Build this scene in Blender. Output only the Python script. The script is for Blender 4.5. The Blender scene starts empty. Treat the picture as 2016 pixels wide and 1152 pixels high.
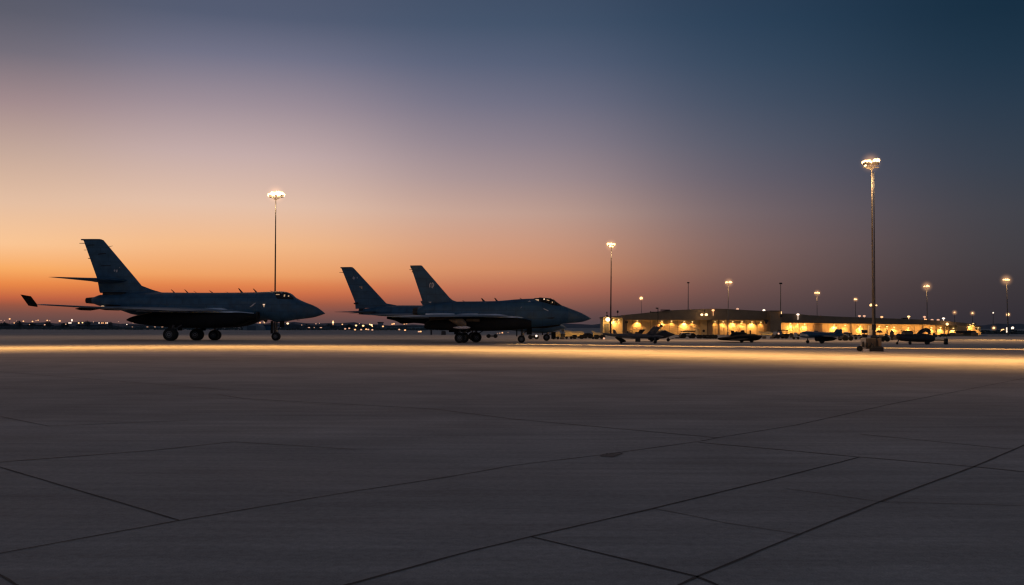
import bpy, bmesh, math, random
from mathutils import Vector, Matrix
random.seed(7)
R = math.radians
scene = bpy.context.scene
COL = scene.collection

# ------------------------------------------------------------------ camera
W, H_, F = 2016.0, 1152.0, 1960.0
CAMH = 1.7
TILT = math.atan((643.5 - 576) / F)
ROLL = R(0.12)
cam_d = bpy.data.cameras.new("camera")
cam = bpy.data.objects.new("camera", cam_d)
COL.objects.link(cam)
cam_d.sensor_width = 36.0
cam_d.lens = 36.0 * F / W
cam_d.clip_start = 0.1
cam_d.clip_end = 20000
CM = Matrix.Translation((0, 0, CAMH)) @ Matrix.Rotation(math.pi / 2 + TILT, 4, 'X') @ Matrix.Rotation(ROLL, 4, 'Z')
cam.matrix_world = CM
scene.camera = cam
CR = CM.to_3x3()


def at(px, py, Y):
    """world point seen at pixel (px,py) standing at world depth Y"""
    d = CR @ Vector(((px - W / 2) / F, -(py - H_ / 2) / F, -1.0))
    return Vector((0, 0, CAMH)) + d * (Y / d.y)


def gnd(px, py):
    d = CR @ Vector(((px - W / 2) / F, -(py - H_ / 2) / F, -1.0))
    return Vector((0, 0, CAMH)) + d * (-CAMH / d.z)


# ------------------------------------------------------------------ materials
def s2l(c):
    return tuple(((v / 255.0) / 12.92 if v / 255.0 <= 0.04045 else ((v / 255.0 + 0.055) / 1.055) ** 2.4) for v in c)


def mat(name, col, rough=0.6, metal=0.0, emit=None, estr=0.0, noise=0.0, nscale=3.0, bump=0.0, spec=0.5):
    m = bpy.data.materials.new(name)
    m.use_nodes = True
    nt = m.node_tree
    b = nt.nodes['Principled BSDF']
    b.inputs['Base Color'].default_value = (*col, 1)
    b.inputs['Roughness'].default_value = rough
    b.inputs['Metallic'].default_value = metal
    b.inputs['Specular IOR Level'].default_value = spec
    if emit:
        b.inputs['Emission Color'].default_value = (*emit, 1)
        b.inputs['Emission Strength'].default_value = estr
    tc = nt.nodes.new('ShaderNodeTexCoord')
    if noise > 0:
        n = nt.nodes.new('ShaderNodeTexNoise')
        n.inputs['Scale'].default_value = nscale
        n.inputs['Detail'].default_value = 6
        nt.links.new(tc.outputs['Object'], n.inputs['Vector'])
        r = nt.nodes.new('ShaderNodeMapRange')
        r.inputs['From Min'].default_value = 0.3
        r.inputs['From Max'].default_value = 0.7
        r.inputs['To Min'].default_value = 1 - noise
        r.inputs['To Max'].default_value = 1 + noise
        nt.links.new(n.outputs['Fac'], r.inputs['Value'])
        mx = nt.nodes.new('ShaderNodeVectorMath')
        mx.operation = 'SCALE'
        mx.inputs[0].default_value = col
        nt.links.new(r.outputs['Result'], mx.inputs['Scale'])
        nt.links.new(mx.outputs['Vector'], b.inputs['Base Color'])
        r2 = nt.nodes.new('ShaderNodeMapRange')
        r2.inputs['To Min'].default_value = max(0.05, rough - 0.12)
        r2.inputs['To Max'].default_value = min(1, rough + 0.12)
        nt.links.new(n.outputs['Fac'], r2.inputs['Value'])
        nt.links.new(r2.outputs['Result'], b.inputs['Roughness'])
        if bump > 0:
            bp = nt.nodes.new('ShaderNodeBump')
            bp.inputs['Strength'].default_value = bump
            bp.inputs['Distance'].default_value = 0.05
            nt.links.new(n.outputs['Fac'], bp.inputs['Height'])
            nt.links.new(bp.outputs['Normal'], b.inputs['Normal'])
    return m


def paint_mat(name, col, rough=0.42):
    """aircraft paint: mottled, with panel seams every metre or so"""
    m = mat(name, col, rough=rough, noise=0.25, nscale=1.3)
    nt = m.node_tree
    b = nt.nodes['Principled BSDF']
    src = b.inputs['Base Color'].links[0].from_socket
    tc = [n for n in nt.nodes if n.type == 'TEX_COORD'][0]
    sep = nt.nodes.new('ShaderNodeSeparateXYZ')
    cmb = nt.nodes.new('ShaderNodeCombineXYZ')
    nt.links.new(tc.outputs['Object'], sep.inputs[0])
    nt.links.new(sep.outputs['X'], cmb.inputs['X'])
    nt.links.new(sep.outputs['Z'], cmb.inputs['Y'])
    br = nt.nodes.new('ShaderNodeTexBrick')
    br.inputs['Scale'].default_value = 1.0
    br.inputs['Brick Width'].default_value = 1.9
    br.inputs['Row Height'].default_value = 0.85
    br.inputs['Mortar Size'].default_value = 0.03
    br.inputs['Color1'].default_value = (1, 1, 1, 1)
    br.inputs['Color2'].default_value = (0.88, 0.88, 0.88, 1)
    br.inputs['Mortar'].default_value = (0.45, 0.45, 0.45, 1)
    nt.links.new(cmb.outputs[0], br.inputs['Vector'])
    mul = nt.nodes.new('ShaderNodeMix')
    mul.data_type = 'RGBA'
    mul.blend_type = 'MULTIPLY'
    mul.inputs['Factor'].default_value = 0.6
    nt.links.new(src, mul.inputs[6])
    nt.links.new(br.outputs['Color'], mul.inputs[7])
    nt.links.new(mul.outputs[2], b.inputs['Base Color'])
    return m


M = {}
M['jet'] = paint_mat('jet_paint', (0.043, 0.118, 0.20), 0.55)
M['jet2'] = paint_mat('jet_paint_cool', (0.026, 0.092, 0.172), 0.58)
M['jet_belly'] = mat('belly_paint', (0.011, 0.012, 0.014), rough=0.8, spec=0.2, noise=0.3, nscale=1.0)
M['jet_lit_top'] = mat('lit_top_paint', (0.74, 0.82, 0.92), rough=0.5, noise=0.2, nscale=1.5)  # pale tone puts the lit top of the gloves into the paint
M['drone'] = mat('drone_grey', (0.075, 0.078, 0.092), rough=0.55, noise=0.3, nscale=2.5)
M['jet_wing'] = paint_mat('lit_wing_paint', (0.20, 0.28, 0.36), 0.5)  # lighter than the body: lit wing tops put into the colour
M['stealth'] = mat('stealth_coat', (0.013, 0.013, 0.016), rough=0.9, noise=0.3, nscale=2, spec=0.1)
M['radome'] = mat('radome', (0.05, 0.105, 0.16), rough=0.62, noise=0.15, nscale=2)
M['rubber'] = mat('tyre_rubber', (0.012, 0.012, 0.012), rough=0.85, noise=0.2, nscale=8)
M['rim'] = mat('wheel_rim', (0.22, 0.22, 0.23), rough=0.5, metal=0.4)
M['steel'] = mat('gear_steel', (0.09, 0.09, 0.095), rough=0.45, metal=0.7, noise=0.2, nscale=6)
M['dark'] = mat('dark_metal', (0.012, 0.012, 0.014), rough=0.6, noise=0.2, nscale=5)
M['pole'] = mat('galvanised_pole', (0.16, 0.14, 0.12), rough=0.55, metal=0.3, noise=0.2, nscale=4)
M['glass'] = mat('canopy_glass', (0.012, 0.014, 0.018), rough=0.08, spec=0.8)
M['seat'] = mat('seat_fabric', (0.02, 0.02, 0.02), rough=0.8)
M['mark'] = mat('faded_marking', (0.62, 0.60, 0.62), rough=0.7, noise=0.3, nscale=9)
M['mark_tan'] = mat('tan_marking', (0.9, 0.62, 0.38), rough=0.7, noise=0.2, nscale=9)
M['glint'] = mat('emissive_glint', (0.5, 0.35, 0.2), emit=(1.0, 0.62, 0.35), estr=0.42)  # emissive, used for painted glints and small lights
M['navlight_glint'] = mat('nav_light_and_glint', (0.8, 0.5, 0.3), emit=(1.0, 0.68, 0.45), estr=0.9)
M['lamp'] = mat('sodium_lamp_lens', (0.9, 0.7, 0.4), emit=(1.0, 0.56, 0.23), estr=2.5)
M['lamp_hot'] = mat('floodlight_lens', (0.9, 0.8, 0.6), emit=(1.0, 0.66, 0.34), estr=2.3)
M['lamp_mid'] = mat('distant_lamp_lens', (0.9, 0.7, 0.4), emit=(1.0, 0.46, 0.19), estr=1.7)
M['lamp_dim'] = mat('dim_lamp_lens', (0.9, 0.6, 0.4), emit=(1.0, 0.52, 0.32), estr=0.9)
M['lamp_pale'] = mat('pale_lamp_lens', (0.9, 0.8, 0.7), emit=(1.0, 0.78, 0.6), estr=2.0)
M['lamp_wall'] = mat('wall_lamp_lens', (0.9, 0.7, 0.4), emit=(1.0, 0.70, 0.28), estr=1.3)
M['wall'] = mat('cream_render', (0.60, 0.44, 0.22), rough=0.85, noise=0.10, nscale=0.6)
M['fascia'] = mat('fascia_cladding', (0.20, 0.145, 0.10), rough=0.8, noise=0.12, nscale=0.8)
M['roof'] = mat('roof_sheet', (0.14, 0.12, 0.10), rough=0.8, noise=0.15, nscale=1)
M['pier'] = mat('pier_stone', (0.26, 0.18, 0.115), rough=0.85, noise=0.12, nscale=0.8)
M['door'] = mat('door_paint', (0.6, 0.5, 0.3), rough=0.6)
M['shade'] = mat('shadow_opening', (0.03, 0.028, 0.025), rough=0.9)
M['machine'] = mat('machine_dark', (0.026, 0.026, 0.031), rough=0.7, noise=0.4, nscale=3)
M['machine_tan'] = mat('machine_tan', (0.15, 0.115, 0.08), rough=0.7, noise=0.35, nscale=2)
M['machine_blue'] = mat('machine_blue', (0.05, 0.13, 0.22), rough=0.5, noise=0.3, nscale=3)
M['machine_white'] = mat('machine_white', (0.6, 0.55, 0.48), rough=0.6, noise=0.25, nscale=3)
M['canvas'] = mat('yellow_canvas', (0.72, 0.50, 0.20), rough=0.8, noise=0.15, nscale=2)
M['farbuild'] = mat('far_building', (0.13, 0.13, 0.15), rough=0.9, noise=0.3, nscale=0.2)  # lifted albedo puts distance haze into the building colour
M['farwall'] = mat('far_building_pale', (0.26, 0.25, 0.27), rough=0.9, noise=0.3, nscale=0.2)
M['foliage'] = mat('dark_foliage', (0.09, 0.10, 0.10), rough=0.9, noise=0.4, nscale=1.5)  # albedo raised to carry distance haze in the leaf colour
M['bark'] = mat('bark', (0.06, 0.045, 0.035), rough=0.9)


# ------------------------------------------------------------------ helpers
class MB:
    def __init__(s):
        s.v, s.f = [], []

    def add(s, vs, fs):
        o = len(s.v)
        s.v += [Vector(v) for v in vs]
        s.f += [tuple(i + o for i in f) for f in fs]
        return s

    def box(s, x0, x1, y0, y1, z0, z1, rz=0.0):
        c = Vector(((x0 + x1) / 2, (y0 + y1) / 2, 0))
        pts = []
        for z in (z0, z1):
            for x, y in ((x0, y0), (x1, y0), (x1, y1), (x0, y1)):
                d = Vector((x, y, 0)) - c
                if rz:
                    d = Matrix.Rotation(rz, 3, 'Z') @ d
                pts.append(c + d + Vector((0, 0, z)))
        return s.add(pts, [(3, 2, 1, 0), (4, 5, 6, 7), (0, 1, 5, 4), (1, 2, 6, 5), (2, 3, 7, 6), (3, 0, 4, 7)])

    def bbox(s, x0, x1, y0, y1, z0, z1, b=0.03):
        """box with chamfered vertical and top edges"""
        b = min(b, (x1 - x0) * .3, (y1 - y0) * .3, (z1 - z0) * .3)
        ring = lambda i, z: [(x0 + i + b, y0 + i, z), (x1 - i - b, y0 + i, z), (x1 - i, y0 + i + b, z), (x1 - i, y1 - i - b, z),
                             (x1 - i - b, y1 - i, z), (x0 + i + b, y1 - i, z), (x0 + i, y1 - i - b, z), (x0 + i, y0 + i + b, z)]
        pts = ring(0, z0) + ring(0, z1 - b) + ring(b, z1)
        fs = [tuple(range(7, -1, -1)), tuple(range(16, 24))]
        for k in (0, 8):
            for i in range(8):
                j = (i + 1) % 8
                fs.append((k + i, k + j, k + 8 + j, k + 8 + i))
        return s.add(pts, fs)

    def tube(s, a, b, r0, r1=None, n=8, cap=True):
        a, b = Vector(a), Vector(b)
        r1 = r0 if r1 is None else r1
        d = (b - a).normalized()
        u = d.orthogonal().normalized()
        w = d.cross(u)
        pts = []
        for p, r in ((a, r0), (b, r1)):
            for i in range(n):
                t = 2 * math.pi * i / n
                pts.append(p + u * (r * math.cos(t)) + w * (r * math.sin(t)))
        fs = [(i, (i + 1) % n, n + (i + 1) % n, n + i) for i in range(n)]
        if cap:
            fs += [tuple(range(n - 1, -1, -1)), tuple(range(n, 2 * n))]
        return s.add(pts, fs)

    def lathe(s, c, axis, prof, n=20):
        """prof: list of (offset along axis, radius)"""
        c, d = Vector(c), Vector(axis).normalized()
        u = d.orthogonal().normalized()
        w = d.cross(u)
        pts, fs = [], []
        for o, r in prof:
            for i in range(n):
                t = 2 * math.pi * i / n
                pts.append(c + d * o + u * (r * math.cos(t)) + w * (r * math.sin(t)))
        for k in range(len(prof) - 1):
            for i in range(n):
                j = (i + 1) % n
                fs.append((k * n + i, k * n + j, (k + 1) * n + j, (k + 1) * n + i))
        fs += [tuple(range(n - 1, -1, -1)), tuple(range((len(prof) - 1) * n, len(prof) * n))]
        return s.add(pts, fs)

    def ball(s, c, rx, ry=None, rz=None, n=12, m=8):
        ry = rx if ry is None else ry
        rz = rx if rz is None else rz
        c = Vector(c)
        pts, fs = [], []
        for k in range(m + 1):
            p = math.pi * k / m
            for i in range(n):
                t = 2 * math.pi * i / n
                pts.append(c + Vector((rx * math.sin(p) * math.cos(t), ry * math.sin(p) * math.sin(t), rz * math.cos(p))))
        for k in range(m):
            for i in range(n):
                j = (i + 1) % n
                fs.append((k * n + i, (k + 1) * n + i, (k + 1) * n + j, k * n + j))
        return s.add(pts, fs)

    def prism(s, poly, d):
        """poly: planar list of points, extruded by vector d"""
        n = len(poly)
        d = Vector(d)
        pts = [Vector(p) for p in poly] + [Vector(p) + d for p in poly]
        return s.add(pts, [tuple(range(n)), tuple(range(2 * n - 1, n - 1, -1))] + [(i, n + i, n + (i + 1) % n, (i + 1) % n) for i in range(n)])


def thing(name, label, cat, loc, group=None):
    o = bpy.data.objects.new(name, None)
    COL.objects.link(o)
    o.location = loc
    o.empty_display_size = 0.3
    o['label'] = label
    o['category'] = cat
    if group:
        o['group'] = group
    return o


def part(name, mb, m, parent=None, smooth=False, label=None, auto=None):
    """mb vertices are given in world coordinates; parent is an unrotated Empty or part"""
    origin = Vector((0, 0, 0))
    p = parent
    while p is not None:
        origin += p.location
        p = p.parent
    me = bpy.data.meshes.new(name)
    me.from_pydata([tuple(v - origin) for v in mb.v], [], mb.f)
    me.validate()
    bm = bmesh.new()
    bm.from_mesh(me)
    bmesh.ops.remove_doubles(bm, verts=bm.verts, dist=0.0005)
    bmesh.ops.recalc_face_normals(bm, faces=bm.faces)
    if smooth:
        for f in bm.faces:
            f.smooth = True
        ang = R(auto or 40)
        for e in bm.edges:
            if len(e.link_faces) == 2 and e.calc_face_angle(0) > ang:
                e.smooth = False
    bm.to_mesh(me)
    bm.free()
    me.materials.append(M[m] if isinstance(m, str) else m)
    o = bpy.data.objects.new(name, me)
    COL.objects.link(o)
    if parent:
        o.parent = parent
    if label:
        o['label'] = label
    return o


def parts_of(name, mb, m, parent, smooth=False):
    """one part per separate piece of mb"""
    par = list(range(len(mb.v)))
    def fd(i):
        while par[i] != i:
            par[i] = par[par[i]]
            i = par[i]
        return i
    for f in mb.f:
        for i in f[1:]:
            par[fd(i)] = fd(f[0])
    groups = {}
    for f in mb.f:
        groups.setdefault(fd(f[0]), []).append(f)
    for fs in groups.values():
        ids = sorted({i for f in fs for i in f})
        mp = {i: k for k, i in enumerate(ids)}
        b = MB()
        b.v = [mb.v[i] for i in ids]
        b.f = [tuple(mp[i] for i in f) for f in fs]
        part(name, b, m, parent, smooth)


def solo(name, mb, m, label, cat, group=None, smooth=False, kind=None):
    """a thing that is one mesh, origin at its base"""
    xs = [v.x for v in mb.v]
    ys = [v.y for v in mb.v]
    zs = [v.z for v in mb.v]
    base = Vector(((min(xs) + max(xs)) / 2, (min(ys) + max(ys)) / 2, min(zs)))
    mb2 = MB()
    mb2.v = [v - base for v in mb.v]
    mb2.f = mb.f
    o = part(name, mb2, m, None, smooth)
    o.location = base
    if label:
        o['label'] = label
    if cat:
        o['category'] = cat
    if group:
        o['group'] = group
    if kind:
        o['kind'] = kind
    return o


def lerp(a, b, t):
    return a + (b - a) * t


def pchip(xs, ys, x):
    n = len(xs)
    if x <= xs[0]:
        return ys[0]
    if x >= xs[-1]:
        return ys[-1]
    i = 0
    while x > xs[i + 1]:
        i += 1
    def slope(k):
        if k == 0 or k == n - 1:
            k2 = 0 if k == 0 else n - 2
            return (ys[k2 + 1] - ys[k2]) / (xs[k2 + 1] - xs[k2])
        d0 = (ys[k] - ys[k - 1]) / (xs[k] - xs[k - 1])
        d1 = (ys[k + 1] - ys[k]) / (xs[k + 1] - xs[k])
        if d0 * d1 <= 0:
            return 0
        return 2 * d0 * d1 / (d0 + d1)
    h = xs[i + 1] - xs[i]
    t = (x - xs[i]) / h
    m0, m1 = slope(i) * h, slope(i + 1) * h
    return (2 * t**3 - 3 * t**2 + 1) * ys[i] + (t**3 - 2 * t**2 + t) * m0 + (-2 * t**3 + 3 * t**2) * ys[i + 1] + (t**3 - t**2) * m1


class Loft:
    """body lofted along x. stations: (px, py_top, py_bot, half width, [centre 0..1 of the widest level], [exponent])"""
    def __init__(s, st, Y0):
        s.Y0 = Y0
        st = [tuple(a) + (0.5, 2.3)[len(a) - 4:] if len(a) < 6 else a for a in st]
        s.x = [at(a[0], (a[1] + a[2]) / 2, Y0).x for a in st]
        s.px = [a[0] for a in st]
        s.top = [at(a[0], a[1], Y0).z for a in st]
        s.bot = [at(a[0], a[2], Y0).z for a in st]
        s.hw = [a[3] for a in st]
        s.c = [a[4] for a in st]
        s.e = [a[5] for a in st]

    def P(s, x, th, off=0.0):
        t, b = pchip(s.x, s.top, x), pchip(s.x, s.bot, x)
        w = pchip(s.x, s.hw, x)
        c = pchip(s.x, s.c, x)
        e = pchip(s.x, s.e, x)
        zc = lerp(b, t, c)
        co, si = math.cos(th), math.sin(th)
        h = (t - zc) if co > 0 else (zc - b)
        k = 2.0 / e
        z = zc + (h + off) * math.copysign(abs(co) ** k, co)
        y = s.Y0 - (w + off) * math.copysign(abs(si) ** k, si)
        return Vector((x, y, z))

    def mesh(s, n=32, sub=4, x0=None, x1=None):
        xs = []
        for i in range(len(s.x) - 1):
            for j in range(sub):
                xs.append(lerp(s.x[i], s.x[i + 1], j / sub))
        xs.append(s.x[-1])
        if x0 is not None:
            xs = [x0] + [x for x in xs if x > x0 + .02]
        if x1 is not None:
            xs = [x for x in xs if x < x1 - .02] + [x1]
        mb = MB()
        pts, fs = [], []
        for x in xs:
            for i in range(n):
                pts.append(s.P(x, 2 * math.pi * i / n))
        for k in range(len(xs) - 1):
            for i in range(n):
                j = (i + 1) % n
                fs.append((k * n + i, (k + 1) * n + i, (k + 1) * n + j, k * n + j))
        fs += [tuple(range(n)), tuple(range(len(xs) * n - 1, (len(xs) - 1) * n - 1, -1))]
        return mb.add(pts, fs)

    def th_at(s, x, z, side=1):
        """angle whose surface point lies at height z on the near (side=1) or far flank"""
        lo, hi = 0.0, math.pi
        for _ in range(30):
            m = (lo + hi) / 2
            if s.P(x, m).z > z:
                lo = m
            else:
                hi = m
        return side * lo

    def patch(s, quad, off=0.02, nu=6, nv=4, side=1):
        """quad: 4 pixel corners (tl,tr,br,bl) laid on the near flank"""
        pts, fs = [], []
        for j in range(nv + 1):
            for i in range(nu + 1):
                u, v = i / nu, j / nv
                px = lerp(lerp(quad[0][0], quad[1][0], u), lerp(quad[3][0], quad[2][0], u), v)
                py = lerp(lerp(quad[0][1], quad[1][1], u), lerp(quad[3][1], quad[2][1], u), v)
                p = at(px, py, s.Y0 - 0.6)
                t, b = pchip(s.x, s.top, p.x), pchip(s.x, s.bot, p.x)
                z = min(t - 0.01, max(b + 0.01, p.z))
                pts.append(s.P(p.x, s.th_at(p.x, z, side), off))
        for j in range(nv):
            for i in range(nu):
                a = j * (nu + 1) + i
                fs.append((a, a + 1, a + nu + 2, a + nu + 1))
        return MB().add(pts, fs)


def foil(mb, secs, n=10):
    """lifting surface through sections (LE, TE, thickness, thickness direction)"""
    pts, fs = [], []
    m = 2 * n
    for LE, TE, th, d in secs:
        LE, TE, d = Vector(LE), Vector(TE), Vector(d).normalized()
        for i in range(m):
            if i <= n:
                t = i / n
                sgn = 1
            else:
                t = (m - i) / n
                sgn = -1
            prof = 0.5 * th * (math.sin(math.pi * t ** 0.7)) ** 0.8 if 0 < t < 1 else 0.0
            pts.append(LE.lerp(TE, t) + d * (sgn * prof))
    for k in range(len(secs) - 1):
        for i in range(m):
            j = (i + 1) % m
            fs.append((k * m + i, k * m + j, (k + 1) * m + j, (k + 1) * m + i))
    fs += [tuple(range(m)), tuple(range(len(secs) * m - 1, (len(secs) - 1) * m - 1, -1))]
    return mb.add(pts, fs)


def flat_poly(pxs, Y, th=0.1):
    """plate standing in the plane y=Y"""
    return MB().prism([at(x, y, Y) - Vector((0, th / 2, 0)) for x, y in pxs], (0, th, 0))


def wheel(parent, x, y, r, wd, hub=0.5):
    t = MB().lathe((x, y, r), (0, 1, 0), [(-wd / 2, r * hub), (-wd / 2, r * 0.86), (-wd * 0.36, r * 0.97), (-wd * .15, r), (wd * .15, r),
                                         (wd * 0.36, r * 0.97), (wd / 2, r * 0.86), (wd / 2, r * hub)], 28)
    w = part('wheel', t, 'rubber', parent, True)
    rim = MB().lathe((x, y, r), (0, 1, 0), [(-wd * .42, r * .12), (-wd * .52, r * .14), (-wd * .50, r * .3), (-wd * .44, r * .34), (-wd * .52, r * .46), (-wd * .5, r * .5), (wd * .5, r * .5), (wd * .44, r * .3), (wd * .5, r * .1)], 20)
    part('rim', rim, 'rim', w, True)
    return w


def gear_leg(parent, x, y, r, ztop, lean=0.0, fat=0.12):
    mb = MB()
    mb.tube((x + lean, y, ztop), (x, y, r), fat, fat * .7, 12)
    mb.tube((x - .25, y, r), (x + .25, y, r), fat * .6, n=8)
    mb.tube((x + lean + .9, y, ztop), (x + .05, y, r + (ztop - r) * .35), fat * .45, n=8)
    mb.tube((x, y - .45, r), (x, y + .45, r), fat * .6, n=8)
    mb.tube((x + .14, y, r + (ztop - r) * .45), (x + .3, y, r + (ztop - r) * .2), fat * .35, n=6)
    mb.tube((x + .3, y, r + (ztop - r) * .2), (x + .05, y, r), fat * .35, n=6)
    return part('gear_strut', mb, 'steel', parent, True)


# ------------------------------------------------------------------ world: dusk sky
world = bpy.data.worlds.new("World")
scene.world = world
world.use_nodes = True
nt = world.node_tree
nt.nodes.clear()
out = nt.nodes.new('ShaderNodeOutputWorld')
tc = nt.nodes.new('ShaderNodeTexCoord')
sep = nt.nodes.new('ShaderNodeSeparateXYZ')
nt.links.new(tc.outputs['Generated'], sep.inputs[0])
el = nt.nodes.new('ShaderNodeMath'); el.operation = 'ARCSINE'
nt.links.new(sep.outputs['Z'], el.inputs[0])
eln = nt.nodes.new('ShaderNodeMapRange')          # elevation -5..45 deg -> 0..1
eln.inputs['From Min'].default_value = R(-5)
eln.inputs['From Max'].default_value = R(45)
nt.links.new(el.outputs[0], eln.inputs['Value'])
az = nt.nodes.new('ShaderNodeMath'); az.operation = 'ARCTAN2'
nt.links.new(sep.outputs['X'], az.inputs[0])
nt.links.new(sep.outputs['Y'], az.inputs[1])
SUN_AZ = -34.0
d1 = nt.nodes.new('ShaderNodeMath'); d1.operation = 'SUBTRACT'; d1.inputs[1].default_value = R(SUN_AZ)
nt.links.new(az.outputs[0], d1.inputs[0])
c1 = nt.nodes.new('ShaderNodeMath'); c1.operation = 'COSINE'; nt.links.new(d1.outputs[0], c1.inputs[0])
a1 = nt.nodes.new('ShaderNodeMath'); a1.operation = 'ARCCOSINE'; nt.links.new(c1.outputs[0], a1.inputs[0])
# a1: angle from the set sun's azimuth, 0..pi


def ramp(stops):
    r = nt.nodes.new('ShaderNodeValToRGB')
    cr = r.color_ramp
    cr.interpolation = 'B_SPLINE'
    cr.interpolation = 'LINEAR'
    while len(cr.elements) > 1:
        cr.elements.remove(cr.elements[-1])
    first = True
    for e, c in stops:
        p = min(1, max(0, (e + 5) / 50.0))
        if first:
            el_ = cr.elements[0]
            el_.position = p
            first = False
        else:
            el_ = cr.elements.new(p)
        el_.color = (*s2l(c), 1)
    nt.links.new(eln.outputs['Result'], r.inputs['Fac'])
    return r


def E(py, az_deg=0.0):       # elevation in degrees of an image row at that azimuth
    return math.degrees(math.atan((643.5 + az_deg * .07 - py) / F * math.cos(R(az_deg))))


SKY_L = ramp([(-1, (84, 66, 68)), (E(636, -26), (92, 72, 72)), (E(615, -26), (120, 78, 70)), (E(600, -26), (150, 84, 66)), (E(588, -26), (190, 96, 66)), (E(560, -26), (232, 134, 70)), (E(530, -26), (247, 170, 98)),
              (E(480, -26), (248, 196, 148)), (E(400, -26), (226, 188, 160)), (E(300, -26), (194, 165, 150)), (E(200, -26), (158, 134, 136)), (E(100, -26), (110, 104, 115)), (E(20, -26), (88, 88, 101)), (20.5, (74, 78, 94)), (30, (64, 66, 80)), (44, (54, 54, 64))])
SKY_L2 = ramp([(-1, (82, 66, 68)), (E(636, -16.7), (92, 72, 72)), (E(615, -16.7), (125, 80, 73)), (E(598, -16.7), (162, 88, 67)), (E(580, -16.7), (204, 106, 68)), (E(560, -16.7), (225, 130, 77)), (E(540, -16.7), (236, 159, 101)),
               (E(480, -16.7), (242, 184, 135)), (E(400, -16.7), (227, 191, 169)), (E(300, -16.7), (197, 172, 170)), (E(200, -16.7), (158, 142, 152)), (E(100, -16.7), (113, 113, 134)), (E(20, -16.7), (82, 90, 113)), (20.5, (72, 80, 102)), (30, (62, 66, 84)), (44, (54, 54, 65))])
SKY_C = ramp([(-1, (78, 66, 70)), (E(636), (86, 70, 74)), (E(615), (112, 77, 75)), (E(598), (142, 90, 78)), (E(570), (186, 110, 86)), (E(530), (212, 142, 104)),
              (E(480), (208, 153, 126)), (E(420), (196, 160, 146)), (E(350), (166, 144, 146)), (E(280), (140, 128, 140)),
              (E(200), (112, 111, 131)), (E(120), (86, 95, 119)), (E(40), (66, 82, 106)), (20.5, (56, 70, 94)), (30, (54, 60, 80)), (44, (52, 53, 64))])
SKY_M = ramp([(-1, (62, 56, 62)), (E(630, 13.5), (72, 62, 66)), (E(590, 13.5), (90, 72, 74)), (E(540, 13.5), (106, 83, 83)),
              (E(480, 13.5), (114, 92, 94)), (E(420, 13.5), (108, 94, 102)), (E(350, 13.5), (92, 88, 103)), (E(280, 13.5), (78, 84, 102)),
              (E(200, 13.5), (62, 76, 97)), (E(120, 13.5), (48, 69, 92)), (E(40, 13.5), (38, 62, 86)), (20.5, (34, 52, 76)), (30, (44, 50, 68)), (44, (50, 52, 63))])
SKY_R = ramp([(-1, (44, 42, 50)), (E(630, 25), (46, 44, 51)), (E(560, 25), (50, 49, 56)), (E(500, 25), (53, 55, 63)), (E(420, 25), (54, 58, 68)),
              (E(320, 25), (44, 56, 71)), (E(200, 25), (30, 50, 69)), (E(120, 25), (19, 45, 65)), (E(20, 25), (8, 38, 58)), (20.5, (10, 36, 56)), (30, (34, 44, 60)), (44, (48, 51, 62))])
SKY_B = ramp([(-1, (54, 62, 76)), (4, (66, 86, 104)), (12, (66, 98, 122)), (22, (60, 84, 106)), (44, (50, 54, 66))])


def node_math(op, a, b=None):
    n = nt.nodes.new('ShaderNodeMath')
    n.operation = op
    for k_, v in ((0, a), (1, b)):
        if v is None:
            continue
        if isinstance(v, (int, float)):
            n.inputs[k_].default_value = v
        else:
            nt.links.new(v, n.inputs[k_])
    return n.outputs[0]


# smooth mix of the five elevation ramps around the horizon, by angle from the sun
acc = wsum = None
for r_, a0, s0 in ((SKY_L, 4, 8), (SKY_L2, 19, 8), (SKY_C, 34, 9), (SKY_M, 47.5, 8.5), (SKY_R, 60, 9.5), (SKY_B, 112, 26)):
    t_ = node_math('DIVIDE', node_math('SUBTRACT', a1.outputs[0], R(a0)), R(s0))
    w_ = node_math('EXPONENT', node_math('MULTIPLY', node_math('MULTIPLY', t_, t_), -1.0))
    if a0 == 112:      # stays on all the way round the back
        w_ = node_math('MAXIMUM', w_, node_math('MULTIPLY', node_math('GREATER_THAN', a1.outputs[0], R(112)), 1.0))
    v_ = nt.nodes.new('ShaderNodeVectorMath'); v_.operation = 'SCALE'
    nt.links.new(r_.outputs[0], v_.inputs[0]); nt.links.new(w_, v_.inputs['Scale'])
    if acc is None:
        acc, wsum = v_.outputs[0], w_
    else:
        ad = nt.nodes.new('ShaderNodeVectorMath'); ad.operation = 'ADD'
        nt.links.new(acc, ad.inputs[0]); nt.links.new(v_.outputs[0], ad.inputs[1])
        acc = ad.outputs[0]
        wsum = node_math('ADD', wsum, w_)
dv = nt.nodes.new('ShaderNodeVectorMath'); dv.operation = 'SCALE'
nt.links.new(acc, dv.inputs[0]); nt.links.new(node_math('DIVIDE', 1.0, wsum), dv.inputs['Scale'])
k = dv.outputs[0]
bg = nt.nodes.new('ShaderNodeBackground')
nt.links.new(k, bg.inputs['Color'])
bg.inputs['Strength'].default_value = 1.0
sky = nt.nodes.new('ShaderNodeTexSky')
sky.sky_type = 'NISHITA'
sky.sun_disc = False
sky.sun_elevation = R(-3.0)
sky.sun_rotation = R(SUN_AZ)
bg2 = nt.nodes.new('ShaderNodeBackground')
nt.links.new(sky.outputs[0], bg2.inputs['Color'])
bg2.inputs['Strength'].default_value = 0.05
ads = nt.nodes.new('ShaderNodeAddShader')
nt.links.new(bg.outputs[0], ads.inputs[0])
nt.links.new(bg2.outputs[0], ads.inputs[1])
nt.links.new(ads.outputs[0], out.inputs['Surface'])

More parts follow.
